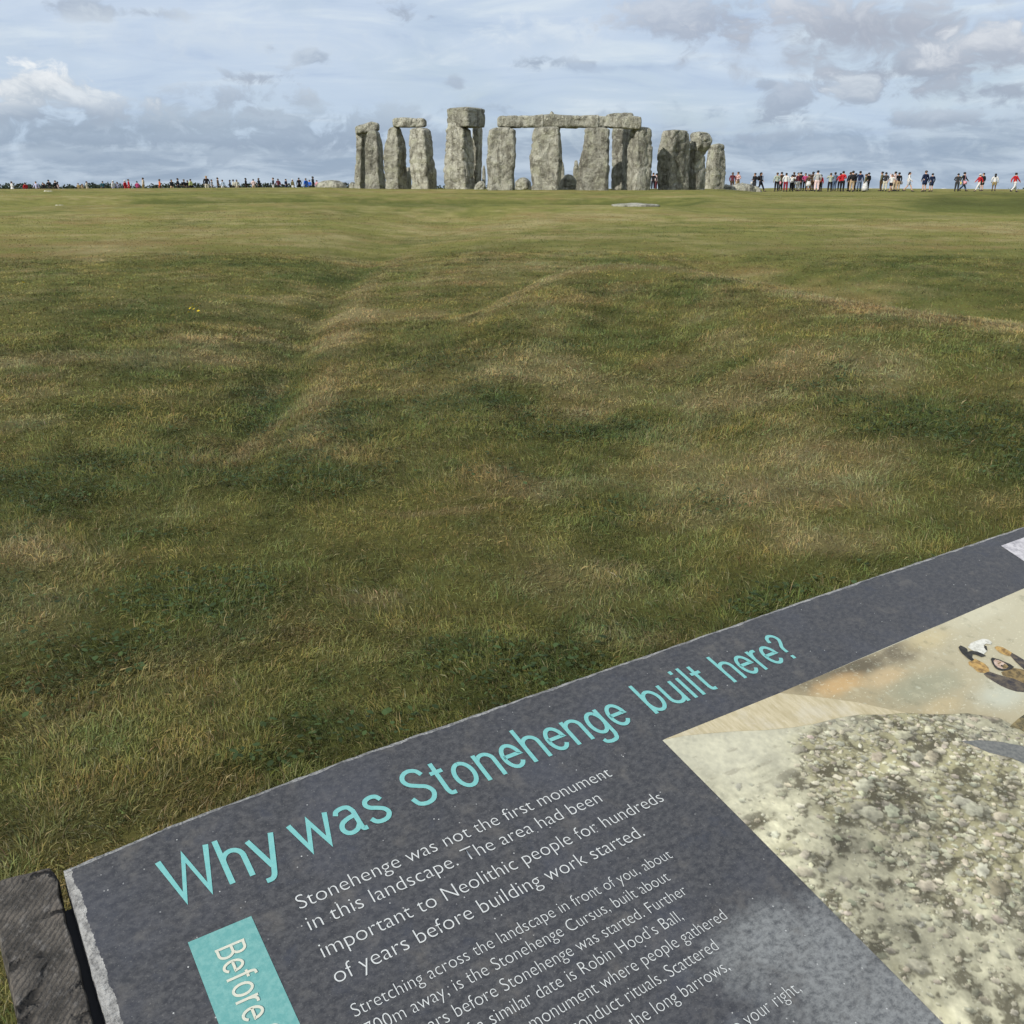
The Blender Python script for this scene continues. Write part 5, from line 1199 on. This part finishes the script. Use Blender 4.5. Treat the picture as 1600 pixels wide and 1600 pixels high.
# ------------------------------------------------------------------ white vehicles far off on the road
def car(px, D, label, face):
    x = at_plane(px, 292, D)[0]; r = empty('parked_car', (x, D, H(x, D)), face); tag(r, label, 'car', 'far white vehicles beyond the field')
    def loft(name, secs, m, z=0, bev=.06):
        bm = bmesh.new()
        rings = []
        for (zz, x0, x1, w) in secs: rings.append([bm.verts.new((xx, yy, zz)) for xx, yy in ((x0, -w), (x1, -w), (x1, w), (x0, w))])
        for a, b in zip(rings[:-1], rings[1:]):
            for q in range(4): bm.faces.new((a[q], a[(q + 1) % 4], b[(q + 1) % 4], b[q]))
        bm.faces.new(rings[0][::-1]); bm.faces.new(rings[-1])
        bmesh.ops.bevel(bm, geom=bm.edges[:], offset=bev, segments=2, affect='EDGES', clamp_overlap=True); bmesh.ops.recalc_face_normals(bm, faces=bm.faces)
        q = bpy.data.meshes.new(name); bm.to_mesh(q); bm.free(); return link(name, q, m, r)
    loft('body', [(.28, -2.0, 2.0, .82), (.62, -2.15, 2.15, .88), (.95, -2.1, 2.05, .86), (1.0, -1.9, 1.2, .82)], M_WP)
    loft('window', [(.99, -1.75, .95, .77), (1.36, -1.4, .45, .68)], M_GL, bev=.03); loft('roof', [(1.355, -1.45, .5, .70), (1.50, -1.25, .2, .62)], M_WP, bev=.05)
    for sx in (-1.3, 1.3):
        for sy in (-.8, .8):
            bm = bmesh.new(); bmesh.ops.create_cone(bm, segments=24, radius1=.32, radius2=.32, depth=.2, cap_ends=True, matrix=Matrix.Translation((sx, sy, .32)) @ Matrix.Rotation(math.pi / 2, 4, 'X'))
            q = bpy.data.meshes.new('wheel'); bm.to_mesh(q); bm.free(); link('wheel', q, M_METAL, r)
M_WP = mat('white_paint', None, (.78, .78, .78), .3, .5); M_GL = mat('car_glass', None, (.03, .035, .04), .1, .5)
car(1476.5, 500, 'far white car whose roof shows over the rise between two visitor groups', .1)
car(1361, 500, 'far white car whose roof peeps out right of the long white skirt', .2)

# ------------------------------------------------------------------ yellow flowers in the turf
M_YEL = mat('yellow_petal', None, (.78, .56, .02), .6, .2); M_STEM = mat('flower_stem', None, (.06, .10, .03), .7, .2)
def flower_parts():
    bm = bmesh.new()
    for q in range(11):
        a = q / 11 * 6.283; c, s = math.cos(a), math.sin(a); w = .16
        v = [bm.verts.new((.2 * math.cos(a - w * 1.2), .2 * math.sin(a - w * 1.2), 0)), bm.verts.new((c - s * -.16, s + c * -.16, .22)), bm.verts.new((1.1 * c, 1.1 * s, .18)), bm.verts.new((c - s * .16, s + c * .16, .22)), bm.verts.new((.2 * math.cos(a + w * 1.2), .2 * math.sin(a + w * 1.2), 0))]
        bm.faces.new(v)
    ball(bm, (0, 0, .06), (.34, .34, .16), 10)
    hd = fin('flower_head', bm)
    st = skin_me('stem', [(0, 0, -.06, .07), (.02, .01, .5, .06), (0, 0, 1, .05)], [(0, 1), (1, 2)])
    return hd, st
FH, FS = flower_parts(); FH.materials.append(M_YEL); FS.materials.append(M_STEM)
FLW = [(38, 449, 'lone yellow flower at the left edge of the field', 1.6), (302, 484, None, 1), (309, 487, None, 1), (298, 491, None, 1), (304, 492, None, 1), (296, 497, None, 1), (311, 495, None, 1), (302, 488, None, 1), (157, 487, 'single yellow flower left of the flower cluster', 1),
       (385, 473, 'left one of two yellow flowers right of the flower cluster', .9), (395, 471, 'right one of two yellow flowers right of the flower cluster', .9), (674, 384, 'yellow flower by the rut towards the circle', 1.6)]
for px, py, lb, sc in FLW:
    p = at(px, py); r = empty('yellow_flower', p); hz = .07
    g = 'yellow flowers dotting the turf' if lb else 'yellow flowers in the tight cluster'
    tag(r, lb or 'small yellow flower in the tight cluster at middle left', 'flower', g)
    h = bpy.data.objects.new('flower_head', FH); COL.objects.link(h); h.parent = r; h.location = (0, 0, hz); h.scale = (.016 * sc,) * 3; h.rotation_euler = (-.5, .2, px)
    h = bpy.data.objects.new('stem', FS); COL.objects.link(h); h.parent = r; h.scale = (.05, .05, hz)
